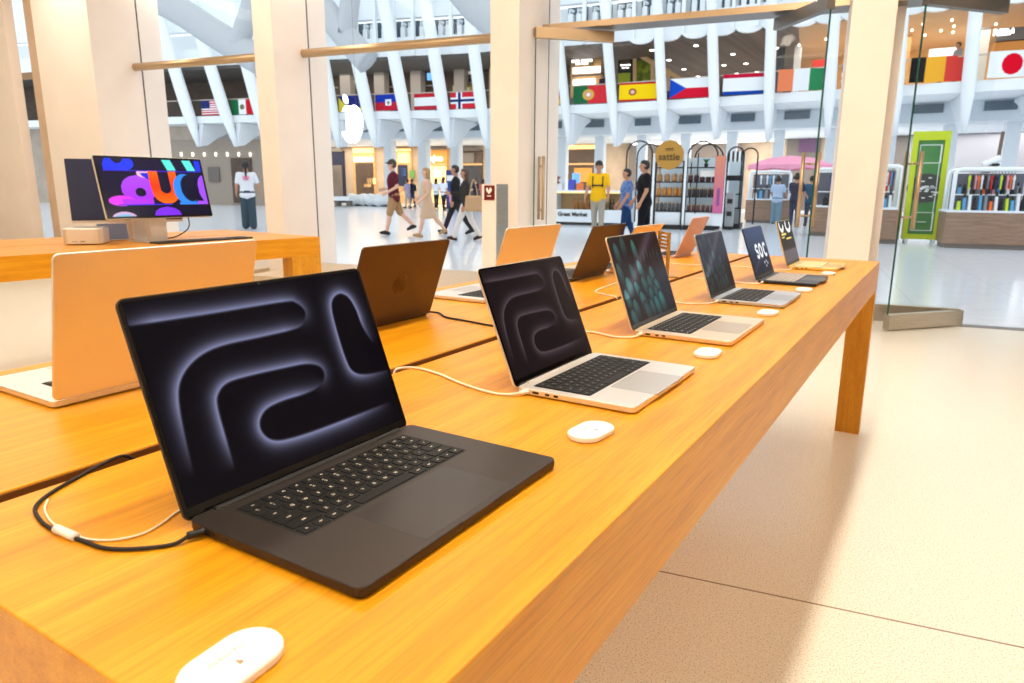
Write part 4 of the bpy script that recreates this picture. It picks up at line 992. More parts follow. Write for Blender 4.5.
shop('tan lit shop front with blue screens, behind the man in the cap', 384, 411, 147, M_TAN, extra=(('lit_fascia', (386, 410, 149, 151), M_WARML), ('lit_niche', (398, 409, 153, 163), M_WARML), ('blue_screen', (398, 407, 165, 186), M_NAVY), ('screen_picture', (400, 406, 168, 176), mat('blue_glow', C(90, 150, 220), .5, emit=.9)), ('green_poster', (409.5, 414, 170, 178), mat('green_poster', C(96, 150, 70), .5))))
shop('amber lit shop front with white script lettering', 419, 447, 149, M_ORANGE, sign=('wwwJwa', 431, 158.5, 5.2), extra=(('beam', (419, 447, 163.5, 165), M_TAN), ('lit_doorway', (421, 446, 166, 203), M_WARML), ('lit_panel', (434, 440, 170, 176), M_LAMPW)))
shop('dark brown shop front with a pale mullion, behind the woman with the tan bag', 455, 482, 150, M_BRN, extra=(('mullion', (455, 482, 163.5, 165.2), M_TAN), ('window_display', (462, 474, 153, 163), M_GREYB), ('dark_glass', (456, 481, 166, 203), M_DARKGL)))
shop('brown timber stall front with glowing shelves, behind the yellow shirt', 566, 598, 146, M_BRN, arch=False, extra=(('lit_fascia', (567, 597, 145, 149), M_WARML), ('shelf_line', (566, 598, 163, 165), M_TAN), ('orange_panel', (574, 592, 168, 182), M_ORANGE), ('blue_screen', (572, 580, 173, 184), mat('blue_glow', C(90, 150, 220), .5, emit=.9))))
shop('grey shop front with a long white light line, above the arched kiosk', 630, 742, 132, M_GREYB, arch=False, t=TS - .7, extra=(('light_line', (632, 784, 136, 138.5), M_LAMPW), ('light_line', (664, 742, 142, 143.4), M_LAMPW)))
shop('plum and grey shop front above the pink parasol', 788, 822, 132, M_GREYB, arch=False, extra=(('plum_panel', (799, 818, 135, 152), mat('plum', C(96, 62, 98), .6)),))
shop('pale grey glazed shop front behind the green pitch board', 884, 1060, 128, mat('silver_grey_front', C(156, 156, 162), .5), arch=False, extra=(('dark_door', (884, 906, 130, 200), M_GREYB), ('ceiling_lamp', (1012, 1019, 125, 127), M_LAMPW)))
shop('greige upper concourse wall with small lamps, past the woman in jeans', 150, 262, 140, mat('greige_wall', C(160, 146, 132), .6), arch=False, t=36.1, extra=tuple(('wall_lamp', (180.2 + q * 11.5, 181.1 + q * 11.5, 152.5, 156), M_STRIP) for q in range(7)) + (('dark_doorway', (232, 252, 158, 203), M_BRN), ('notice_board', (208, 219, 167, 182), M_GREYB)))
# --- big sweeping grey-white arches high in the hall
def arch_beam(label, pts, hw, t=27.0):
    P = smoothpath([atF(x, y, tt) for x, y, tt in pts], 6); b = B()
    w_ = hw / FOC * t * 1.15; rings = []
    for i, p in enumerate(P):
        d = (P[min(i + 1, len(P) - 1)] - P[max(i - 1, 0)]).normalized(); n_ = d.cross(DT).normalized()
        rings.append([b.verts.new(p + n_ * (w_ * math.cos(k * PI / 5)) + DT * (.45 * math.sin(k * PI / 5))) for k in range(10)])
    b.faces.new(rings[0][::-1]); b.faces.new(rings[-1])
    for p, q in zip(rings, rings[1:]):
        for k in range(10): b.faces.new([p[k], p[(k + 1) % 10], q[(k + 1) % 10], q[k]])
    o = obj('arch', b, M_GREYBEAM, smooth=True); o['kind'] = 'structure'
arch_beam('', [(130, -14, 27), (175, 8, 27), (215, 34, 27), (262, 62, 27)], 15)
arch_beam('', [(262, -30, 27), (250, 10, 27), (238, 45, 27)], 10)
arch_beam('', [(306, -18, 27), (325, 10, 27), (345, 36, 27), (368, 62, 27)], 13)
arch_beam('', [(352, -30, 27), (350, 0, 27), (346, 35, 27)], 9)
arch_beam('', [(440, -38, 27), (465, -4, 27), (485, 16, 27), (520, 40, 27)], 13)
# --- hall lamps standing in for the concourse lighting under the balconies
def lamp(s, t, z, sx, sy, p, col=(1, .9, .78)):
    l = bpy.data.lights.new('gallery_light', 'AREA'); l.shape = 'RECTANGLE'; l.size = sx; l.size_y = sy; l.energy = p; l.color = col
    o = bpy.data.objects.new('gallery_light', l); COL.objects.link(o); o.location = F(s, t, z); o.rotation_euler = (0, 0, FROT)
lamp(-22, 43.0, 4.1, 40, 3, 1700, (1, .86, .68)); lamp(2, 43.0, 4.1, 18, 3, 800, (1, .95, .9))
lamp(3.5, 40, 8.1, 9, 4, 330, (1, .84, .62)); lamp(-7, 46, 8.1, 10, 6, 300, (1, .9, .8)); lamp(-24, 37.5, 8.1, 20, 2, 250, (1, .9, .8))
# ------------------------------------------------------------------ kiosks and stalls standing in the hall
M_CASE = glass('case_glass')
M_LAMPC = mat('case_glow', C(255, 214, 150), .5, emit=1.0)
def smalls(make, spots, name_fn):
    """make one, then copies at the other spots"""
    first = make(spots[0]); 
    for k, p in enumerate(spots[1:]): dup(first, p)
    return first
# grocery counter
TG = 23.2
s0, s1, z0, z1 = prange(552, 630, 187, None, TG)
e = thing('market_counter', 'white market counter with glowing glass case, behind the yellow shirt', 'counter', loc=F((s0 + s1) / 2, TG + .5, 0), rotz=FROT)
b = B(); fbox(b, s0, s1, TG, TG + 1.0, .10, .52); obj('counter_base', b, M_WHITE2, e)
b = B(); fbox(b, s0 + .05, s1 - .05, TG + .05, TG + .95, 0, .10); obj('plinth', b, M_CHAR, e)
b = B(); fbox(b, s0, s1, TG + .9, TG + 1.0, .52, 1.12); obj('case_back', b, mat('warm_case_back', C(214, 172, 122), .6), e)
b = B(); fbox(b, s0, s1, TG, TG + 1.0, 1.12, 1.17); obj('counter_top', b, M_WHITE2, e)
b = B(); fbox(b, s0, s1, TG + .02, TG + .03, .52, 1.12); obj('case_glass', b, M_CASE, e)
b = B(); fbox(b, s0 + .1, s1 - .1, TG + .08, TG + .14, 1.07, 1.12); obj('case_light', b, M_LAMPC, e)
for f in (.0, .52, .98):
    b = B(); fbox(b, s0 + (s1 - s0) * f, s0 + (s1 - s0) * f + .05, TG, TG + .9, .52, 1.12); obj('case_post', b, M_WHITE2, e)
b = B(); c = (s0 * .72 + s1 * .28); text_bm(b, 'Great Market', .19, fM(c, TG - .01, .36), ext=.004, bold=.006); obj('lettering', b, M_BLACKM, e)
M_BOT = [mat('amber_bottle', C(176, 110, 48), .25), mat('dark_bottle', C(64, 50, 42), .25), mat('olive_bottle', C(110, 104, 60), .25)]
def bottle(p, m, h=.34, r=.045):
    e_ = thing('bottle', None, 'bottle', loc=p)
    b = B(); lathe(b, [(r, 0), (r, h * .62), (r * .4, h * .8), (r * .36, h)], (0, 0, 0), 10); obj('body', b, m, e_, local=True, smooth=True)
    b = B(); lathe(b, [(r * .42, h * .96), (r * .42, h * 1.06)], (0, 0, 0), 8); obj('cap', b, M_BLACK, e_, local=True)
    return e_
a0 = s0 + (s1 - s0) * .26; a1 = s0 + (s1 - s0) * .51
bt = bottle(F(a0, TG + .35, .522), M_BOT[0]); tag(bt, 'amber bottle in the glowing half of the market counter case', 'bottle', 'amber bottles in the market counter case')
for k in range(1, 7): dup(bt, F(a0 + (a1 - a0) * k / 6.4, TG + .35 + .1 * (k % 2), .522))
bt = bottle(F(s0 + (s1 - s0) * .56, TG + .35, .522), M_BOT[1]); tag(bt, 'dark bottle in the unlit half of the market counter case', 'bottle', 'dark bottles in the market counter case')
for k in range(1, 8): dup(bt, F(s0 + (s1 - s0) * (.56 + .053 * k), TG + .35 + .1 * (k % 2), .522))
for k, (px, w_, h_, c, lab) in enumerate(((571, 6, 10, C(70, 84, 190), 'blue and violet box standing on the market counter'), (579, 5, 7, C(236, 120, 60), 'orange box standing on the market counter'), (560, 4, 6, C(226, 226, 230), 'white carton standing on the market counter'))):
    q = prange(px - w_ / 2, px + w_ / 2, 187 - h_, 187, TG + .3)
    b = B(); fbox(b, q[0], q[1], TG + .3, TG + .55, 1.17, 1.17 + q[3] - q[2]); fbox(b, q[0] + .02, q[1] - .02, TG + .32, TG + .53, 1.17 + q[3] - q[2], 1.19 + q[3] - q[2])
    o = obj('product_box', b, mat('box_%d' % k, c, .6)); tag(o, lab, 'box')
fl = thing('flower_bunch', 'bunch of dusky pink flowers at the end of the market counter', 'flowers', loc=F(at(561, 190, TG + .4)[0] - .25, TG + .45, 1.17))
b = B(); lathe(b, [(.06, 0), (.1, .18)], (0, 0, 0), 10); obj('vase', b, M_WHITEPL, fl, local=True)
rr = random.Random(2); b = B()
for k in range(26):
    a = rr.uniform(0, 6.28); r_ = rr.uniform(0, .2); bmesh.ops.create_icosphere(b, subdivisions=1, radius=.055, matrix=Matrix.Translation((r_ * math.cos(a), r_ * math.sin(a), .24 + rr.uniform(0, .24))))
o = obj('blossoms', b, noisy('dusky_petals', C(120, 70, 76), C(196, 140, 140), nscale=14), fl, local=True); o['kind'] = 'stuff'

# arched kiosk: black arches, round gold sign, shelves of jars, pink poster
TK = 22.3
def arch_frame(b, s0, s1, t, z1, r=.024):
    hw = (s1 - s0) / 2; c = (s0 + s1) / 2; zs = z1 - hw
    tube(b, [F(s0, t, .12), F(s0, t, zs)] + [F(c - hw * math.cos(a * PI / 12), t, zs + hw * math.sin(a * PI / 12)) for a in range(1, 12)] + [F(s1, t, zs), F(s1, t, .12)], r, 6)
def px2(px, t=TK): return at(px, 185, t)[0]
ztop = at(640, 141, TK)[2]
e = thing('arched_kiosk', 'black arch-topped kiosk with shelves of jars and a round gold sign', 'kiosk', loc=F(px2(672), TK + .8, 0), rotz=FROT)
for x0, x1, zz in ((625.5, 651, ztop), (655, 683, ztop - .62), (686, 716, ztop - .05)):
    for dt in (0, 1.5):
        b = B(); 
        if x0 == 655:
            tube(b, [F(px2(x0), TK + dt, .12), F(px2(x0), TK + dt, zz), F(px2(x1), TK + dt, zz), F(px2(x1), TK + dt, .12)], .04, 6)
        else: arch_frame(b, px2(x0), px2(x1), TK + dt, zz, .024)
        obj('arch', b, M_BLACKM, e)
for x0, x1 in ((654, 684), (686, 716)):
    b = B(); fbox(b, px2(x0), px2(x1), TK + .02, TK + 1.45, .14, .52); obj('lower_panel', b, M_WHITE2, e)
    b = B(); fbox(b, px2(x0) - .02, px2(x1) + .02, TK - .1, TK + 1.55, 0, .14); obj('plinth', b, M_BLACKM, e)
    for z in (.54, .98, 1.42, 1.86):
        b = B(); fbox(b, px2(x0), px2(x1), TK + .02, TK + .5, z, z + .03); obj('shelf', b, M_BLACKM, e)
    b = B(); fbox(b, px2(x0), px2(x1), TK + .98, TK + 1.0, .52, 2.2); obj('back_panel', b, mat('pale_blue_panel', C(206, 220, 228), .5), e)
for x in (653, 684.5):
    b = B(); fbox(b, px2(x) - .03, px2(x) + .045, TK - .03, TK + .05, 0, 2.3); obj('white_post', b, M_WHITE, e)
b = B(); fbox(b, px2(696), px2(696) + .035, TK, TK + .04, .5, 2.3); obj('upright', b, M_BLACKM, e)
c = at(669.5, 155, TK - .12); rd = 13.3 / FOC * math.hypot(c[0], TK)
b = B(); prism(b, [(rd * math.cos(k * PI / 20), rd * math.sin(k * PI / 20)) for k in range(40)], -.04, .04, fM(*c)); sg = obj('round_sign', b, mat('antique_gold', C(186, 140, 62), .45, .3), e)
b = B(); text_bm(b, 'sattie', .30, fM(c[0], c[1] - .05, c[2] - .06), ext=.004, bold=.004); obj('lettering', b, mat('sign_brown', C(92, 62, 26), .6), sg)
b = B(); text_bm(b, '***', .2, fM(c[0], c[1] - .05, c[2] + .12), ext=.004, bold=.006); obj('ornament', b, mat('sign_brown', C(92, 62, 26), .6), sg)
b = B(); fbox(b, px2(714.5), px2(724.5), TK - .15, TK - .08, .52, at(719, 156, TK)[2])
def poster(U, V):
    k = .5 + .5 * np.sin(U * 9 + V * 6)
    r = .84 - .06 * (1 - V); g = .38 + .16 * V; b_ = .40 + .08 * k * (1 - V) + .14 * (1 - V)
    m = (np.abs(U - .5) < .16) & (V > .12) & (V < .45); 
    return np.where(m, .55, r), np.where(m, .30, g), np.where(m, .55, b_)
pn = obj('poster_panel', b, mat('poster_edge', C(200, 90, 120), .5), e)
zt = at(719, 156, TK)[2]
picture_grid('poster_print', fM((px2(714.5) + px2(724.5)) / 2, TK - .155, (.52 + zt) / 2), abs(px2(724.5) - px2(714.5)) - .02, zt - .54, 20, 60, poster, attr_mat('poster_print', .05, .5), pn)
b = B(); fbox(b, px2(715), px2(724), TK - .1, TK + .1, .14, .52); obj('poster_base', b, M_WHITE2, e)
# things on its shelves
def jar(p, m, r, h, label, group, nm='jar'):
    e_ = thing(nm, label, nm, loc=p, group=group)
    b = B(); lathe(b, [(r * .9, 0), (r, h * .15), (r, h * .75), (r * .75, h * .85)], (0, 0, 0), 10); obj('body', b, m, e_, local=True, smooth=True)
    b = B(); lathe(b, [(r * .8, h * .85), (r * .8, h)], (0, 0, 0), 10); obj('lid', b, M_BRONZE, e_, local=True)
    return e_
def row(x0, x1, n, z, m, r, h, label, group):
    a, c = px2(x0), px2(x1); j = jar(F(a, TK + .22, z), m, r, h, label, group)
    for k in range(1, n): dup(j, F(a + (c - a) * k / (n - 1), TK + .22 + .03 * (k % 2), z))
row(658, 680, 4, 1.452, mat('tan_jar', C(196, 150, 104), .5), .09, .24, 'tan jar on the upper shelf under the round gold sign', 'tan jars under the round gold sign')
row(658, 680, 5, 1.012, mat('orange_jar', C(206, 140, 62), .5), .078, .28, 'orange jar on the middle shelf under the round gold sign', 'orange jars under the round gold sign')
row(657, 681, 7, .572, mat('grey_jar', C(104, 100, 98), .4), .055, .26, 'grey jar on the low shelf under the round gold sign', 'grey jars under the round gold sign')
row(689, 713, 5, 1.452, mat('plum_jar', C(88, 44, 48), .4), .075, .22, 'plum jar on the upper shelf beside the pink poster', 'plum jars beside the pink poster')
row(689, 713, 7, 1.012, mat('brown_jar', C(74, 62, 58), .4), .056, .26, 'brown jar on the middle shelf beside the pink poster', 'brown jars beside the pink poster')
row(689, 713, 6, .572, mat('rust_jar', C(124, 76, 66), .4), .06, .20, 'rust jar on the low shelf beside the pink poster', 'rust jars beside the pink poster')
pl = thing('potted_plant', 'tiny green plant on the top shelf beside the pink poster', 'plant', loc=F(px2(704), TK + .22, 1.892))
b = B(); lathe(b, [(.05, 0), (.07, .1)], (0, 0, 0), 8); obj('pot', b, M_CHAR, pl, local=True)
b = B()
for k in range(9):
    a = k * 2.4; tube(b, [(0, 0, .08), (.05 * math.cos(a), .05 * math.sin(a), .2), (.11 * math.cos(a), .11 * math.sin(a), .24)], [.012, .02, .004], 5)
obj('leaves', b, mat('leaf_green', C(60, 104, 60), .6), pl, local=True)
b = B(); fbox(b, px2(699), px2(714), TK + .1, TK + .14, 1.60, 1.78); o = obj('price_card', b, M_WHITEPL); o.location = o.location; tag(o, 'white card strip hanging in the kiosk bay beside the pink poster', 'card')
# second arched unit with a striped awning
e = thing('arched_kiosk', 'smaller black arched stand with a striped black-white valance', 'kiosk', loc=F(px2(735, 23.4), 23.9, 0), rotz=FROT)
def p3(px): return at(px, 185, 23.4)[0]
for x0, x1 in ((726, 742), (738, 754)):
    b = B(); arch_frame(b, p3(x0), p3(x1), 23.4 + (.8 if x0 == 738 else 0), at(734, 147, 23.4)[2], .024); obj('arch', b, M_BLACKM, e)
b = B(); fbox(b, p3(726), p3(741), 23.5, 24.3, .16, .6); obj('lower_panel', b, mat('grey_cabinet', C(150, 158, 162), .5), e)
b = B(); fbox(b, p3(726), p3(741), 24.2, 24.3, .6, 2.3); obj('back_panel', b, mat('pale_teal_panel', C(214, 230, 236), .5), e)
b = B(); fbox(b, p3(725), p3(743), 23.4, 24.4, 0, .16); obj('plinth', b, M_BLACKM, e)
for z in (.62, 1.06, 1.5): 
    b = B(); fbox(b, p3(726), p3(741), 23.5, 24.0, z, z + .16 if z > 1.4 else z + .04); obj('shelf', b, M_BLACKM, e)
for k in range(7):
    b = B(); w_ = (p3(741) - p3(726)) / 7; a = p3(726) + w_ * k
    prism(b, [(-w_ / 2, .22), (w_ / 2, .22), (w_ / 2, -.03), (w_ * .25, -.1), (-w_ * .25, -.1), (-w_ / 2, -.03)], -.02, .02, fM(a + w_ / 2, 23.38, at(733, 157, 23.4)[2] - .05)); obj('valance_stripe', b, M_WHITE if k % 2 else M_BLACKM, e)
b = B(); fbox(b, at(726, 200, 22.9)[0], at(734, 200, 22.9)[0], 22.9, 23.3, .1, 1.12); o = thing('bin_cabinet', 'grey slim bin cabinet with dark slots beside the pink poster', 'cabinet', loc=F(at(730, 200, 22.9)[0], 23.1, 0), rotz=FROT); obj('body', b, mat('bin_grey', C(168, 172, 176), .5), o)
b = B(); fbox(b, at(726, 200, 22.9)[0], at(734, 200, 22.9)[0], 22.88, 23.3, 0, .1); obj('base', b, M_BLACKM, o)
for z in (.42, .8):
    b = B(); fbox(b, at(727.5, 200, 22.9)[0], at(732.5, 200, 22.9)[0], 22.88, 22.9, z, z + .14); obj('slot', b, M_CHAR, o)

# pink parasol and the stall with white frame under it
TP = 28.8
c = at(790, 160, TP)
e = thing('parasol', 'wide pink parasol with a scalloped edge over the white-framed stall', 'parasol', loc=F(c[0], TP + 1, 0), rotz=FROT)
hw = (at(836, 165, TP)[0] - at(746, 165, TP)[0]) / 2; zt = at(790, 154, TP)[2]; zb = at(790, 167.5, TP)[2]
b = B(); n = 16; ring0 = [b.verts.new(F(c[0] + hw * math.cos(2 * PI * k / n), TP + 1.2 + 1.2 * math.sin(2 * PI * k / n), zb + .12)) for k in range(n)]
ring1 = [b.verts.new(F(c[0] + hw * .55 * math.cos(2 * PI * k / n), TP + 1.2 + .66 * math.sin(2 * PI * k / n), zb + (zt - zb) * .78)) for k in range(n)]
ring2 = [b.verts.new(F(c[0] + hw * math.cos(2 * PI * k / n), TP + 1.2 + 1.2 * math.sin(2 * PI * k / n), zb - .08 + .08 * (k % 2))) for k in range(n)]
tp = b.verts.new(F(c[0], TP + 1.2, zt))
for k in range(n):
    j = (k + 1) % n; b.faces.new([ring0[k], ring0[j], ring1[j], ring1[k]]); b.faces.new([ring1[k], ring1[j], tp]); b.faces.new([ring2[k], ring2[j], ring0[j], ring0[k]])
cn = obj('canopy', b, M_PINKC, e); sd = cn.modifiers.new('cloth', 'SOLIDIFY'); sd.thickness = .01
b = B(); tube(b, [F(c[0], TP + 1.2, 0), F(c[0], TP + 1.2, zt - .02)], .035, 8); obj('pole', b, M_WHITE, e)
def stall(label, x0, x1, yb, ytop, ycount, t, frame=True, dep=1.0):
    """laminate counter with a white rounded frame over it"""
    m = (x0 + x1) / 2; s0 = at(x0, ycount, t)[0]; s1 = at(x1, ycount, t)[0]; zc = at(m, ycount, t)[2]; zt = at(m, ytop, t)[2]
    e = thing('market_stall', label, 'stall', loc=F((s0 + s1) / 2, t + dep / 2, 0), rotz=FROT)
    b = B(); fbox(b, s0, s1, t, t + dep, .10, zc - .04); obj('counter', b, M_KWOOD, e)
    b = B(); fbox(b, s0 + .04, s1 - .04, t + .04, t + dep - .04, 0, .10); obj('plinth', b, mat('stone_plinth', C(120, 112, 106), .5), e)
    b = B(); fbox(b, s0 - .01, s1 + .01, t - .01, t + dep + .01, zc - .04, zc); obj('counter_top', b, M_WHITE2, e)
    if frame:
        for dt in (.08, dep - .08):
            b = B(); tube(b, [F(s0 + .08, t + dt, zc), F(s0 + .08, t + dt, zt - .12), F(s0 + .11, t + dt, zt - .05), F(s0 + .18, t + dt, zt - .02), F(s1 - .18, t + dt, zt - .02), F(s1 - .11, t + dt, zt - .05), F(s1 - .08, t + dt, zt - .12), F(s1 - .08, t + dt, zc)], .042, 8); obj('frame', b, M_WHITE, e, smooth=True)
        b = B(); tube(b, [F(s0 + .1, t + .518, zt - .095), F(s1 - .1, t + .518, zt - .095)], .007, 6); obj('mid_rail', b, M_WHITE, e)
        b = B(); fbox(b, s0 + .15, s1 - .15, t + .56, t + .84, zc + (zt - zc) * .36, zc + (zt - zc) * .36 + .025); obj('shelf', b, M_WHITE, e)
        b = B(); fbox(b, s0 + .15, s1 - .15, t + dep - .1, t + dep - .07, zc, zt - .1); obj('back_panel', b, mat('stall_back', C(96, 98, 108), .7), e)
    return s0, s1, zc, zt
def garment(p, w, h, m, label, group):
    e_ = thing('hanging_garment', label, 'garment', loc=p, rotz=FROT, group=group)
    b = B(); prism(b, [(-w / 2, -h), (w / 2, -h), (w / 2, -.28 * h), (w * .8, -.34 * h), (w * .86, -.2 * h), (w * .3, 0), (-w * .3, 0), (-w * .86, -.2 * h), (-w * .8, -.34 * h), (-w / 2, -.28 * h)], -.03, .03, Matrix.Rotation(PI / 2, 4, 'X')); obj('body', b, m, e_, local=True)
    b = B(); tube(b, smoothpath([(0, 0, -.01), (0, 0, .05), (0, .018, .068), (0, .036, .05)], 4), .008, 5); obj('hanger_hook', b, M_STEELD, e_, local=True)
    return e_
def bag(p, w, h, m, label, group):
    e_ = thing('folded_bag', label, 'bag', loc=p, rotz=FROT, group=group)
    b = B(); hexa(b, [Vector(q) for q in ((-w / 2, -.08, 0), (w / 2, -.08, 0), (w / 2, .08, 0), (-w / 2, .08, 0), (-w * .42, -.04, h), (w * .42, -.04, h), (w * .42, .04, h), (-w * .42, .04, h))]); obj('body', b, m, e_, local=True)
    b = B(); tube(b, smoothpath([(-w * .2, 0, h), (-w * .18, 0, h * 1.3), (w * .18, 0, h * 1.3), (w * .2, 0, h)], 4), .012, 5); obj('handle', b, M_CHAR, e_, local=True)
    return e_
GC = [('red', C(206, 40, 40)), ('orange', C(232, 110, 50)), ('black', C(34, 34, 38)), ('white', C(232, 234, 238)), ('navy', C(40, 54, 110)), ('lime', C(196, 220, 50)), ('sky blue', C(90, 160, 206)), ('grey', C(130, 134, 140)), ('pink', C(226, 150, 170))]
GM = {n: mat('cloth_' + n.replace(' ', '_'), c, .8) for n, c in GC}
def shelf_row(s0, s1, zc, zt, t, n, where, cols):
    step = (s1 - s0 - .5) / n; protos = {}
    for k in range(n):
        c = cols[k % len(cols)]; p = F(s0 + .25 + step * (k + .5), t + .70, zc + (zt - zc) * .36 + .026)
        if c in protos: dup(protos[c], p).scale = (random.uniform(.8, 1.1), 1, random.uniform(.7, 1.3))
        else: protos[c] = bag(p, step * .58, (zt - zc) * .17, GM[c], '%s bag on the raised shelf of %s' % (c, where), '%s bags on the raised shelf of %s' % (c, where))
def dress(sd, s0, s1, zc, zt, t, n1, n2, where, cols1, cols2):
    step = (s1 - s0 - .8) / n1
    protos = {}
    for k in range(n1):
        c = cols1[k % len(cols1)]; p = F(s0 + .25 + step * (k + .5), t + .5, zc + (zt - zc) * .52 + .44)
        p = F(s0 + .4 + step * (k + .5), t + .5, zt - .14)
        if c in protos: dup(protos[c], p).scale = (random.uniform(.9, 1.2), 1, 1)
        else: protos[c] = garment(p, step * .5, (zt - zc) * .34, GM[c], '%s top hanging in %s' % (c, where), '%s tops in %s' % (c, where))
    step = (s1 - s0 - .4) / n2; protos = {}
    for k in range(n2):
        c = cols2[k % len(cols2)]; h = (zt - zc) * (.22 + .16 * ((k * 7) % 3) / 2); p = F(s0 + .2 + step * (k + .5), t + .3, zc + .001)
        if c in protos: dup(protos[c], p).scale = (random.uniform(.8, 1.15), 1, random.uniform(.6, 1.5))
        else: protos[c] = bag(p, step * .58, h, GM[c], '%s bag standing on %s' % (c, where), '%s bags on %s' % (c, where))
q = stall('low stall with white frame and pale goods under the pink parasol', 746, 791, 222, 171, 199, 28.0)
dress(1, *q, 28.0, 7, 6, 'the stall under the pink parasol', ['white', 'grey', 'white', 'sky blue'], ['white', 'sky blue', 'grey'])
q = stall('grey-brown stall half hidden by the near side of the stone pillar', 811, 872, 237, 168, 206, 21.0)
dress(2, *q, 21.0, 6, 3, 'the stall half hidden by the stone pillar', ['navy', 'black', 'sky blue'], ['black', 'navy', 'white'])
q = stall('grey-brown stall between the stone pillar and the green pitch board', 874, 902.5, 246, 165, 208, 18.7)
shelf_row(*q, 18.7, 2, 'the stall beside the green pitch board', ['red', 'white', 'navy'])
dress(3, *q, 18.7, 5, 2, 'the stall beside the green pitch board', ['navy', 'sky blue', 'red', 'white'], ['sky blue', 'white', 'navy'])
q = stall('long grey-brown stall with colourful goods, past the green pitch board', 947, 1040, 251, 168, 211, 18.0)
shelf_row(*q, 18.0, 13, 'the long stall past the green pitch board', ['sky blue', 'black', 'white', 'black', 'grey', 'orange', 'black', 'pink'])
dress(4, *q, 18.0, 15, 13, 'the long stall past the green pitch board', ['lime', 'black', 'pink', 'orange', 'white', 'black', 'grey', 'red', 'black', 'navy'], ['lime', 'sky blue', 'white', 'black', 'sky blue', 'grey', 'orange', 'white', 'black'])
s_ = at(998, 166, 18.4)
e = thing('spotlight_mast', 'brown mast with a white spotlight head over the long stall', 'mast', loc=F(s_[0], 18.5, s_[2]))
b = B(); tube(b, [F(s_[0], 18.5, s_[2] + .08), F(s_[0] + .02, 18.5, s_[2] + .72)], .035, 8); obj('pole', b, mat('mast_brown', C(110, 92, 78), .6), e)
b = B(); tube(b, [F(s_[0] - .28, 18.4, s_[2] + .04), F(s_[0] + .02, 18.4, s_[2] + .16)], [.05, .08], 10); obj('spotlight', b, M_WHITE, e)
b = B(); fbox(b, s_[0] - .12, s_[0] + .02, 18.35, 18.6, s_[2], s_[2] + .05); obj('clamp', b, M_BLACKM, e)
# green pitch board in a lime frame, leaning on little feet
tG = 19.2
a = [at(913, 131.5, tG), at(953, 130.5, tG), at(937, 240, tG), at(903, 239.5, tG)]
e = thing('pitch_board', 'tall lime-framed green board printed with white pitch lines', 'sign board', loc=F(at(922, 240, tG)[0], tG, 0), rotz=FROT)
s0 = (a[0][0] + a[3][0]) / 2; s1 = (a[1][0] + a[2][0]) / 2; z0, z1 = .10, a[0][2]
M_LIME = mat('lime_paint', C(198, 214, 30), .5); M_PITCH = noisy('pitch_green', C(58, 122, 62), C(78, 142, 76), nscale=3, rough=.6)
fw = .11
for r_ in ((s0, s0 + fw, z0, z1), (s1 - fw, s1, z0, z1), (s0 + fw, s1 - fw, z1 - .2, z1), (s0 + fw, s1 - fw, z0, z0 + .12)):
    b = B(); fbox(b, r_[0], r_[1], tG, tG + .16, r_[2], r_[3]); obj('frame_bar', b, M_LIME, e)
b = B(); fbox(b, s0 + fw, s1 - fw, tG + .04, tG + .12, z0 + .12, z1 - .2); pn = obj('board', b, M_PITCH, e)
b = B(); i0, i1, j0, j1 = s0 + fw + .05, s1 - fw - .05, z0 + .2, z1 - .3; lw = .014
def ln(a0, a1, b0, b1): fbox(b, a0, a1, tG + .025, tG + .04, b0, b1)
ln(i0, i0 + lw, j0, j1); ln(i1 - lw, i1, j0, j1); ln(i0, i1, j0, j0 + lw); ln(i0, i1, j1 - lw, j1); ln(i0, i1, (j0 + j1) / 2, (j0 + j1) / 2 + lw)
cw = (i0 + i1) / 2
for z_a, z_b in ((j0, j0 + .42), (j1 - .42, j1)): ln(cw - .22, cw - .22 + lw, z_a, z_b); ln(cw + .22, cw + .22 + lw, z_a, z_b); ln(cw - .22, cw + .22, (z_b if z_a == j0 else z_a), (z_b if z_a == j0 else z_a) + lw)
ln(cw - .1, cw + .1, j0 + .2, j0 + .2 + lw)
obj('pitch_lines', b, M_WHITE, pn)
b = B(); rr = random.Random(4)
for k in range(22):
    a_ = rr.uniform(0, 6.28); r_ = rr.uniform(.02, .26); x_, z_ = cw + r_ * math.cos(a_) * 1.2, (j0 + j1) / 2 + r_ * math.sin(a_)
    fbox(b, x_ - .035, x_ + .035, tG + .015, tG + .025, z_ - .012, z_ + .012)
obj('scribble_print', b, M_WHITE, pn)
b = B(); prism(b, [(.40 * math.cos(k * PI / 14), .34 * math.sin(k * PI / 14)) for k in range(28)], -.004, .004, fM(cw, tG + .034, (j0 + j1) / 2)); obj('dark_disc', b, mat('dark_disc_print', C(62, 66, 62), .6), pn)
for f in (.12, .88):
    b = B(); fbox(b, s0 + (s1 - s0) * f - .03, s0 + (s1 - s0) * f + .03, tG - .1, tG + .3, 0, .10); obj('foot', b, M_WHITE, e)
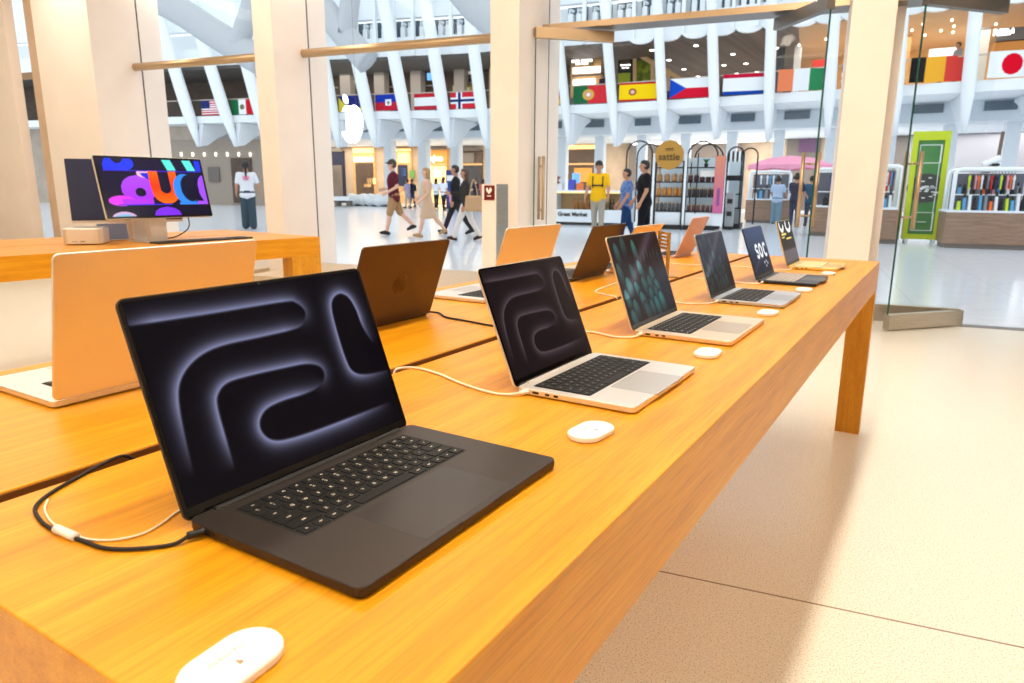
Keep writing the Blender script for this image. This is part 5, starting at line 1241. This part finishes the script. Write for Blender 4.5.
# blue information totem, white curvy seat in the far concourse
s0, s1, z0, z1 = prange(446, 456, 170, 209, 35.5)
e = thing('information_totem', 'blue information totem behind the woman with the tan bag', 'totem', loc=F((s0 + s1) / 2, 35.6, 0), rotz=FROT)
b = B(); fbox(b, s0, s1, 35.5, 35.75, .1, z1); obj('panel', b, mat('totem_blue', C(34, 60, 128), .5), e)
b = B(); fbox(b, s0 - .1, s1 + .1, 35.4, 35.85, 0, .1); obj('base', b, M_CHAR, e)
b = B(); fbox(b, s0 + .06, s1 - .06, 35.48, 35.5, z1 - .62, z1 - .3); obj('white_caption', b, M_WHITEPL, e)
b = B(); prism(b, [(.16 * math.cos(k * PI / 8), .3 * math.sin(k * PI / 8)) for k in range(16)], -.01, .01, fM((s0 + s1) / 2, 35.49, .62)); obj('pink_emblem', b, mat('pink_print', C(226, 150, 170), .6), e)
P = [at(x, y, 38.5) for x, y in ((349, 203), (360, 204), (372, 204), (384, 203.5), (398, 203))]
e = thing('bench', 'long white wavy bench in the far concourse behind the man in the cap', 'bench', loc=F(P[2][0], 38.5, 0))
pts = smoothpath([F(p[0], 38.5 + .35 * math.sin(k * 1.7), .40) for k, p in enumerate(P)], 8)
b = B(); tube(b, pts, [.36 + .05 * math.sin(i * .9) for i in range(len(pts))], 14); o = obj('seat', b, M_WHITE, e, smooth=True)
b = B(); tube(b, [p - Vector((0, 0, .36)) for p in pts], .09, 8); obj('base', b, M_CHAR, e)
P = [at(x, 201, 37.0) for x in (333, 349)]
e = thing('bench', 'short white bench beside the window edge in the far concourse', 'bench', loc=F((P[0][0] + P[1][0]) / 2, 37.2, 0), rotz=FROT)
b = B(); fbox(b, P[0][0], P[1][0], 37.0, 37.6, .36, .62); obj('seat', b, M_WHITE, e)
for f in (.15, .85):
    b = B(); q = P[0][0] + (P[1][0] - P[0][0]) * f; fbox(b, q - .1, q + .1, 37.1, 37.5, 0, .36); obj('leg', b, M_GREYB, e)
# ------------------------------------------------------------------ people
SKIN = [mat('skin_light', C(226, 176, 150), .6), mat('skin_tan', C(190, 136, 106), .6), mat('skin_brown', C(128, 88, 68), .6)]
CL = {}
def cloth(n, *rgb):
    if n not in CL: CL[n] = mat('wear_' + n, C(*rgb), .85, spec=.15)
    return CL[n]
ICO = None
def ball_hull(bm, balls):
    """add the convex hull of a few balls to bm"""
    global ICO
    if ICO is None:
        t = bmesh.new(); bmesh.ops.create_icosphere(t, subdivisions=2, radius=1.0); ICO = [v.co.copy() for v in t.verts]; t.free()
    t = bmesh.new(); vs = [t.verts.new(Vector(p) + c * r) for p, r in balls for c in ICO]
    bmesh.ops.convex_hull(t, input=vs)
    bmesh.ops.delete(t, geom=[v for v in t.verts if not v.link_faces], context='VERTS')
    me = bpy.data.meshes.new('h'); t.to_mesh(me); t.free(); bm.from_mesh(me); bpy.data.meshes.remove(me)
def blob(parent, name, hulls, m, voxel, smooth=4):
    """hulls: lists of (point, radius) balls whose convex hulls are fused into one continuous surface"""
    bm = B()
    for h in hulls: ball_hull(bm, h)
    me = bpy.data.meshes.new(name); bm.to_mesh(me); bm.free()
    o = bpy.data.objects.new('t', me); COL.objects.link(o)
    r = o.modifiers.new('r', 'REMESH'); r.mode = 'VOXEL'; r.voxel_size = voxel
    s = o.modifiers.new('s', 'SMOOTH'); s.factor = .5; s.iterations = smooth
    dg = bpy.context.evaluated_depsgraph_get(); m2 = bpy.data.meshes.new_from_object(o.evaluated_get(dg))
    bpy.data.objects.remove(o); bpy.data.meshes.remove(me)
    m2.name = name
    for p in m2.polygons: p.use_smooth = True
    m2.materials.clear(); m2.materials.append(m)
    o = bpy.data.objects.new(name, m2); COL.objects.link(o); o.parent = parent; BASE[o] = BASE[parent]
    return o
def person(label, pos, face, H=1.72, lth=(0, 0), rth=(0, 0), larm=(0, 8, 15), rarm=(0, 8, 15), skin=0, top=None, top_long=False, legs=None, leg_kind='trousers', shoes=None, hair=None, hair_kind='short', extras=(), slim=1.0, fine=True, lean=0, group=None):
    """face: heading in the hall frame (0 = along +s, 90 = away from the shop). limbs: thigh swing, knee bend / shoulder swing, spread, elbow bend"""
    e = thing('person', label, 'person', loc=pos, rotz=FROT + R(face), group=group)
    k = H / 1.75; vox = .0085 if fine else .016
    V = Vector
    def legpts(sd, sw, kn):
        hip = V((0, sd * .088, .93)); a = R(sw); c = R(sw - kn)
        knee = hip + .42 * V((math.sin(a), sd * .02, -math.cos(a))); ank = knee + .42 * V((math.sin(c), 0, -math.cos(c)))
        f = c + R(8 if kn > 25 else 0); toe = ank + V((.135 * math.cos(f * .6), sd * .02, .135 * math.sin(f * .6) - .045)); heel = ank + V((-.045 * math.cos(f), 0, -.045 - .03 * math.sin(f)))
        return hip, knee, ank, toe, heel
    L = legpts(1, *lth); Rr = legpts(-1, *rth)
    low = min(min(p.z for p in L[2:]), min(p.z for p in Rr[2:])) - .032
    dz = V((0, 0, -low)); L = [p + dz for p in L]; Rr = [p + dz for p in Rr]
    ln = R(lean)
    def up(x, y, z):                  # torso point, leaning about the hips
        h = z - .93; return V((x * math.cos(ln) + h * math.sin(ln), y, .93 + h * math.cos(ln) - x * math.sin(ln))) + dz
    def armpts(sd, sw, ab, el):
        sh = up(0, sd * .185 * slim, 1.42); a = R(sw); b_ = R(ab)
        d = V((math.sin(a) * math.cos(b_), sd * math.sin(b_), -math.cos(a) * math.cos(b_))); elb = sh + d * .285
        c = R(sw + el); d2 = V((math.sin(c) * math.cos(b_), sd * math.sin(b_) * .4, -math.cos(c) * math.cos(b_))); wr = elb + d2 * .25
        return sh, elb, wr, d2.normalized()
    AL = armpts(1, *larm); AR = armpts(-1, *rarm)
    S = lambda h: [(V(p) * k, r * k) for p, r in h]
    ch = [(up(.0, .10, 1.36), .095 * slim), (up(.0, -.10, 1.36), .095 * slim), (up(.03, .07, 1.26), .10 * slim), (up(.03, -.07, 1.26), .10 * slim), (up(0, .155 * slim, 1.42), .05), (up(0, -.155 * slim, 1.42), .05)]
    wa = [(up(.01, .06, 1.10), .092 * slim), (up(.01, -.06, 1.10), .092 * slim)]
    hp = [(up(-.01, .075, .95), .105 * slim), (up(-.01, -.075, .95), .105 * slim)]
    hulls = [S(ch + wa), S(wa + hp)]
    hulls.append(S([(up(0, 0, 1.44), .06), (up(.012, 0, 1.54), .052)]))
    hd = up(.02, 0, 1.645)
    hulls.append(S([(hd + V((-.012, 0, .015)), .088), (hd + V((.018, 0, .02)), .082)])); hulls.append(S([(hd + V((.012, 0, .0)), .08), (hd + V((.045, 0, -.078)), .042), (hd + V((.0, 0, -.06)), .056)]))
    hulls.append(S([(hd + V((.088, 0, .0)), .012), (hd + V((.106, 0, -.022)), .013), (hd + V((.088, 0, -.03)), .014)]))        # nose
    for sd in (1, -1): hulls.append(S([(hd + V((.0, sd * .088, .005)), .016), (hd + V((-.006, sd * .092, -.02)), .012)]))      # ears
    for P_ in (L, Rr):
        hulls.append(S([(P_[0], .092 * slim), (P_[1], .058)])); hulls.append(S([(P_[1], .056), (P_[1].lerp(P_[2], .35) + V((-.012, 0, 0)), .056), (P_[2], .038)])); hulls.append(S([(P_[2], .04), (P_[3], .03), (P_[4], .032)]))
    for sd, (sh, el, wr, d) in ((1, AL), (-1, AR)):
        hulls.append(S([(sh, .056 * slim), (el, .042)])); hulls.append(S([(el, .041), (wr, .028)]))
        side = V((0, sd, 0)); fwd = (V((1, 0, 0)) - d * d.x).normalized(); pm = wr + d * .085
        hulls.append(S([(wr, .026), (wr + d * .03 + fwd * .018, .017), (pm + fwd * .026, .015), (pm - fwd * .026, .014)]))
        for q, ff in enumerate((.029, .010, -.010, -.028)):
            ln_ = (.07, .08, .074, .056)[q]; b0 = pm + fwd * ff; m1 = b0 + d * ln_ * .5 - side * .006; tp = b0 + d * ln_ - side * .022
            hulls.append(S([(b0, .0105), (m1, .010)])); hulls.append(S([(m1, .010), (tp, .0085)]))
        tb = wr + d * .03 + fwd * .028; hulls.append(S([(tb, .0125), (tb + d * .035 + fwd * .022, .011)])); hulls.append(S([(tb + d * .035 + fwd * .022, .011), (tb + d * .062 + fwd * .022 - side * .008, .009)]))
    blob(e, 'body', hulls, SKIN[skin], vox, 3)
    # face
    for sd in (1, -1):
        b = B(); bmesh.ops.create_icosphere(b, subdivisions=1, radius=.0125 * k, matrix=Matrix.Translation((hd + V((.088, sd * .033, .005))) * k)); obj('eye', b, M_CHAR, e, local=True)
    b = B(); bmesh.ops.create_icosphere(b, subdivisions=1, radius=.016 * k, matrix=Matrix.Translation((hd + V((.080, 0, -.06))) * k) @ Matrix.Diagonal((.6, 1.5, .4, 1))); obj('mouth', b, mat('lips', C(160, 96, 90), .6), e, local=True)
    cv = .016 if fine else .022
    if top:
        g = lambda h, d_: [(p, r + d_) for p, r in h]
        hl = [S(g(ch, .017) + g(wa, .02)), S(g(wa, .022) + g([(up(-.01, .075, .90), .107 * slim), (up(-.01, -.075, .90), .107 * slim)], .02))]
        for (sh, el, wr, d) in (AL, AR):
            hl.append(S([(sh, .072 * slim), (el if top_long else sh.lerp(el, .72), .058)]))
            if top_long: hl.append(S([(el, .057), (wr, .042)]))
        blob(e, 'shirt', hl, top, cv)
    if legs:
        hl = []
        if leg_kind == 'dress':
            hl = [S([(p, r + .02) for p, r in ch + wa]), S([(p, r + .02) for p, r in wa] + [(up(-.01, .075, .93), .125), (up(-.01, -.075, .93), .125)]), S([(up(-.01, .075, .93), .125), (up(-.01, -.075, .93), .125), (L[1] + V((0, 0, .04)), .085), (Rr[1] + V((0, 0, .04)), .085)])]
        else:
            hl = [S([(p, r + .016) for p, r in hp] + [(up(0, .06, 1.04), .095), (up(0, -.06, 1.04), .095)])]
            for P_ in (L, Rr):
                w1 = .075 if leg_kind == 'trousers' else (.10 if leg_kind == 'wide' else .085)
                hl.append(S([(P_[0], .108 * slim), (P_[1] if leg_kind != 'shorts' else P_[0].lerp(P_[1], .98), w1)]))
                if leg_kind != 'shorts': hl.append(S([(P_[1], w1), (P_[2] + V((0, 0, .01)), .058 if leg_kind == 'trousers' else .10)]))
        blob(e, leg_kind if leg_kind in ('trousers', 'shorts', 'dress') else 'trousers', hl, legs, cv)
    for P_ in (L, Rr):
        b = B()
        ball_hull(b, S([(P_[3] + V((.01, 0, .0)), .034), (P_[4] + V((-.005, 0, .0)), .038), (P_[2] + V((.01, 0, -.01)), .046)]))
        obj('shoe', b, shoes or M_BLACK, e, local=True, smooth=True)
    if hair:
        hl = [S([(hd + V((-.022, 0, .032)), .092), (hd + V((.012, 0, .048)), .082)]), S([(hd + V((-.035, .03, .0)), .075), (hd + V((-.035, -.03, .0)), .075)])]
        if hair_kind == 'long': hl.append(S([(hd + V((-.04, .05, .0)), .06), (hd + V((-.04, -.05, .0)), .06), (hd + V((-.06, .05, -.2)), .05), (hd + V((-.06, -.05, -.2)), .05)]))
        if hair_kind == 'ponytail': hl.append(S([(hd + V((-.10, 0, .03)), .04), (hd + V((-.14, 0, -.12)), .035)])); hl.append(S([(hd + V((-.14, 0, -.12)), .035), (hd + V((-.13, 0, -.30)), .018)]))
        if hair_kind == 'bun': hl.append(S([(hd + V((-.06, 0, .10)), .07)])); hl.append(S([(hd + V((-.07, .06, .0)), .07), (hd + V((-.07, -.06, .0)), .07)]))
        blob(e, 'hair', hl, hair, .014)
    for x in extras:
        kind, m = x[0], x[1]
        if kind == 'cap':
            blob(e, 'cap', [S([(hd + V((-.008, 0, .045)), .098), (hd + V((.012, 0, .045)), .092)]), S([(hd + V((.05, .03, .055)), .025), (hd + V((.05, -.03, .055)), .025), (hd + V((.15, 0, .045)), .014)])], m, .012)
        if kind == 'backpack':
            blob(e, 'backpack', [S([(up(-.17, .08, 1.36), .07), (up(-.17, -.08, 1.36), .07), (up(-.19, .08, 1.08), .085), (up(-.19, -.08, 1.08), .085)]), S([(up(-.06, .12, 1.46), .03), (up(.10, .12, 1.36), .026), (up(.12, .13, 1.25), .022)]), S([(up(-.06, -.12, 1.46), .03), (up(.10, -.12, 1.36), .026), (up(.12, -.13, 1.25), .022)])], m, .014)
        if kind == 'straps':
            blob(e, 'straps', [S([(up(.115, .12, 1.40), .018), (up(.135, .12, 1.16), .018)]), S([(up(.115, -.12, 1.40), .018), (up(.135, -.12, 1.16), .018)]), S([(up(.135, .13, 1.2), .02), (up(.135, -.13, 1.2), .02)])], m, .012)
        if kind == 'print':
            b = B()
            for q in range(3): box(b, -.004, .004, -.10 + .02 * q, .10 - .015 * q, -.012, .012, Matrix.Translation((up(-.137, 0, 1.36 - .035 * q)) * k))
            obj('back_print', b, m, e, local=True)
        if kind == 'belt_bag':
            blob(e, 'belt_bag', [S([(up(.13, .05, .99), .05), (up(.13, -.05, .99), .05)])], m, .012)
        if kind == 'tote':
            sd = x[2]; c = (AL if sd > 0 else AR)[0] + V((-.2, sd * .17, -.45))
            t_ = thing('tote_bag', x[3], 'bag', loc=pos, rotz=FROT + R(face)) if len(x) > 3 else e
            blob(t_, 'pouch', [S([(c + V((-.15, 0, .12)), .045), (c + V((.15, 0, .12)), .045), (c + V((-.16, 0, -.16)), .06), (c + V((.16, 0, -.16)), .06)])], m, .016)
            b = B(); tube(b, smoothpath([p * k for p in (c + V((-.1, 0, .14)), c + V((-.06, -sd * .06, .36)), c + V((0, -sd * .085, .53)), c + V((.06, -sd * .06, .36)), c + V((.1, 0, .14)))], 6), .012 * k, 6); obj('strap', b, m, t_, local=True)
    return e
HB, HBR, HBL = mat('hair_black', C(26, 22, 22), .6), mat('hair_brown', C(84, 58, 42), .6), mat('hair_sandy', C(170, 130, 86), .6)
def gp(px, py):
    d = FWD + RIGHT * ((px - 512) / FOC) - UP * ((py - 341.5) / FOC); p = CAM + d * (-CAM.z / d.z); return Vector((p.x, p.y, 0))
person('woman seen from behind in white printed T-shirt and dark wide jeans', gp(250, 229), 130, 1.95, (3, 0), (-3, 2), larm=(0, 14, 40), rarm=(0, 22, 20), skin=1, top=cloth('white_tee', 226, 226, 232), legs=cloth('slate_jeans', 60, 76, 86), leg_kind='wide', shoes=M_BLACK, hair=HB, hair_kind='ponytail', extras=(('print', cloth('pink_print', 232, 110, 150)),))
person('man in cap, maroon T-shirt and khaki shorts walking', gp(395, 234.5), 212, 1.96, (15, 4), (-20, 26), larm=(-18, 8, 78), rarm=(-10, 8, 88), skin=0, top=cloth('maroon', 96, 34, 46), legs=cloth('khaki', 176, 136, 96), leg_kind='shorts', shoes=M_BLACK, hair=HBR, extras=(('cap', cloth('grey_cap', 74, 70, 62)),), slim=1.18)
person('woman with sandy hair in a sleeveless beige dress and belt bag, walking', gp(428, 237), 205, 1.74, (16, 4), (-22, 18), larm=(-8, 10, 50), rarm=(2, 8, 60), skin=0, legs=cloth('beige_dress', 216, 182, 150), leg_kind='dress', shoes=cloth('tan_shoes', 190, 150, 110), hair=HBL, hair_kind='long', extras=(('belt_bag', cloth('cream', 230, 206, 176)),), slim=1.18)
person('person in dark jacket and white trousers walking past the red-panel pedestal', gp(466, 240.5), 204, 1.72, (22, 4), (-18, 12), larm=(-6, 8, 20), rarm=(24, 8, 70), skin=1, top=cloth('dark_olive', 54, 50, 46), top_long=True, legs=cloth('ivory_trousers', 226, 216, 208), shoes=cloth('brown_shoes', 70, 48, 40), hair=HBR, hair_kind='long',
       extras=(('tote', cloth('tan_canvas', 196, 156, 118), 1, 'tan canvas bag on the shoulder of the person in white trousers'),))
person('man in black coat walking just ahead of the person in white trousers', gp(456.5, 234.2), 204, 1.88, (-22, 12), (24, 4), skin=1, top=cloth('black_coat', 34, 34, 38), top_long=True, legs=cloth('charcoal_trousers', 48, 46, 50), shoes=M_BLACK, hair=HB)
person('man in yellow shirt with dark straps and grey trousers', gp(597, 236), 275, 1.93, (6, 2), (-6, 4), larm=(6, 12, 30), rarm=(8, 14, 24), skin=1, top=cloth('yellow', 250, 190, 20), legs=cloth('pale_trousers', 168, 160, 146), shoes=cloth('grey_shoes', 110, 106, 104), hair=HBR, extras=(('straps', cloth('strap_black', 50, 46, 46)), ('cap', cloth('dark_cap', 58, 52, 50))))
person('woman in blue patterned shirt and jeans beside the man in black', gp(625, 242), 205, 1.70, (10, 2), (-12, 8), larm=(6, 10, 28), rarm=(4, 10, 30), skin=1, top=noisy('blue_pattern', C(36, 70, 130), C(120, 150, 200), nscale=30, rough=.8), legs=cloth('blue_jeans', 34, 60, 104), shoes=M_BLACK, hair=HB, slim=1.15)
person('man in black shirt and black trousers in front of the arched kiosk', gp(642, 245.5), 200, 1.85, (8, 2), (-10, 4), larm=(0, 10, 26), rarm=(4, 10, 34), skin=1, top=cloth('black_shirt', 28, 27, 30), legs=cloth('black_trousers', 22, 22, 26), shoes=M_BLACK, hair=HB, slim=1.25)
person('woman with black bun, pale blue top and wide grey-blue trousers at the parasol stall', gp(775, 224), 80, 1.68, (2, 0), (-2, 0), larm=(26, 14, 40), rarm=(20, 14, 30), skin=1, top=cloth('pale_blue', 176, 196, 224), legs=cloth('blue_grey', 112, 140, 158), leg_kind='wide', hair=HB, hair_kind='bun')
person('person in dark clothes with black hair beside the woman with the bun', gp(793, 227), 70, 1.74, skin=1, top=cloth('navy_dark', 48, 52, 74), legs=cloth('dark_jeans', 52, 60, 84), hair=HB, hair_kind='bun', larm=(24, 10, 50), rarm=(20, 10, 40))
person('person in teal shirt seen between the door handle bars', gp(808, 226), 100, 1.70, skin=1, top=cloth('teal_dark', 52, 88, 116), legs=cloth('dark_jeans', 52, 60, 84), hair=HB, fine=False)
person('person with a pale blue backpack at the stall beside the pillar', gp(829, 228), 95, 1.76, skin=1, top=cloth('black_shirt', 28, 27, 30), legs=cloth('black_trousers', 22, 22, 26), hair=HB, extras=(('backpack', cloth('blue_pack', 120, 160, 206)),), fine=False)
person('man in dark clothes minding the long stall with colourful goods', F(at(983, 200, 19.6)[0], 19.8, 0), 270, 1.72, skin=2, top=cloth('black_shirt', 28, 27, 30), legs=cloth('black_trousers', 22, 22, 26), hair=HB, larm=(20, 10, 40), rarm=(20, 10, 40), fine=False)
person('person in grey shirt up on the gallery above the black-yellow-red flag', F(at(957, 60, 36.5)[0], 36.5, 5.42), 200, 1.78, skin=1, top=cloth('grey_shirt', 150, 152, 156), legs=cloth('charcoal_trousers', 48, 46, 50), hair=HB, fine=False)
person('person in dark top up on the gallery above the green and red flag', F(at(602, 90, 36.0)[0], 36.0, 5.42), 230, 1.70, skin=1, top=cloth('plum_top', 70, 40, 56), legs=cloth('charcoal_trousers', 48, 46, 50), hair=HB, fine=False)
FARP = [(351, 201.5, 250, 'green', (96, 190, 110), (200, 200, 206), 'person in bright green top by the white wavy bench'), (341, 201, 80, 'dark', (60, 52, 62), (50, 50, 60), 'person in dark clothes by the short white bench'),
        (357.5, 201, 20, 'black', (36, 36, 42), (40, 40, 48), 'person in black beside the person in bright green'), (363.5, 202, 260, 'rose', (190, 140, 140), (130, 90, 70), 'person in rose top near the white wavy bench'),
        (408, 208.5, 175, 'lilac', (170, 160, 190), (170, 166, 166), 'person in lilac top and pale grey trousers behind the man in the cap'), (412.5, 207, 185, 'charcoal', (40, 44, 56), (60, 70, 110), 'person with dark backpack behind the man in the cap'),
        (436.5, 208.5, 100, 'white', (236, 238, 246), (52, 40, 44), 'man in white shirt and dark trousers behind the sandy-haired woman'), (443.8, 210.5, 80, 'white', (232, 236, 246), (50, 36, 40), 'second white-shirted man, nearer the blue totem'),
        (457, 206, 120, 'gold', (214, 196, 80), (90, 80, 96), 'person in yellow top beside the white-shirted men'), (476, 211, 175, 'coat', (46, 46, 52), (56, 54, 62), 'person in dark coat near the red-panel pedestal, far off'), (483, 207, 90, 'red', (206, 110, 120), (60, 110, 130), 'person in pinkish top half hidden by the red-panel pedestal'),
        (221, 204, 200, 'pale', (190, 196, 206), (120, 116, 120), 'small person in pale shirt past the monitor, in the far concourse'), (233, 203, 100, 'taupe', (120, 104, 96), (90, 84, 84), 'small person in taupe beside the woman in printed T-shirt')]
for k, (px, py, fc, nm, tc, lc, lab) in enumerate(FARP):
    person(lab, gp(px, py), fc, 1.68 + .03 * (k % 4), (8, 2), (-8, 4), skin=k % 3, top=cloth('far_' + nm, *tc), legs=cloth('far_%s_legs' % nm, *lc), hair=(HB, HBR)[k % 2], hair_kind=('short', 'long')[(k // 2) % 2], larm=(18, 10, 40), fine=False,
           extras=((('backpack', cloth('far_pack', 40, 46, 62)),) if nm == 'charcoal' else ()))
# ------------------------------------------------------------------ light and camera
w = bpy.data.worlds.new('world'); bpy.context.scene.world = w; w.use_nodes = True
bg = w.node_tree.nodes['Background']; bg.inputs[0].default_value = (0.86, 0.94, 1.0, 1); bg.inputs[1].default_value = 1.45
def area(name, loc, sx, sy, power, col, rotz=0.0, tilt=None):
    l = bpy.data.lights.new(name, 'AREA'); l.shape = 'RECTANGLE'; l.size = sx; l.size_y = sy; l.energy = power; l.color = col
    o = bpy.data.objects.new(name, l); COL.objects.link(o); o.location = loc; o.rotation_euler = tilt or (0, 0, rotz)
    return o
WARM = (1.0, 0.89, 0.74)
for k, y in enumerate((.52, 3.6, -2.6, 6.8, 10.0)):
    area('ceiling_or_fill_light', (2.2 + max(0, y - 4) * .35, y, 4.17), 7.0, .5 if k else .22, (185, 75, 68, 90, 108)[k], WARM)
area('ceiling_or_fill_light', (-2.6, 1.0, 4.17), .5, 6.0, 95, WARM)  # added fill behind the camera, brightens the table's near end
cam = bpy.data.cameras.new('camera'); co = bpy.data.objects.new('camera', cam); COL.objects.link(co)
m = Matrix((RIGHT, UP, -FWD)).transposed().to_4x4(); m.translation = CAM; co.matrix_world = m
cam.sensor_width = 36; cam.lens = FOC / 1024 * 36; cam.clip_start = 0.02; cam.clip_end = 300
cam.dof.use_dof = True; cam.dof.focus_distance = 1.35; cam.dof.aperture_fstop = 9
sc = bpy.context.scene; sc.camera = co
sc.view_settings.view_transform = 'Standard'; sc.view_settings.look = 'None'; sc.view_settings.exposure = 0.0; sc.view_settings.gamma = 1.0; sc.view_settings.use_curve_mapping = False
sc.cycles.max_bounces = 10; sc.cycles.transparent_max_bounces = 16; sc.cycles.use_denoising = True
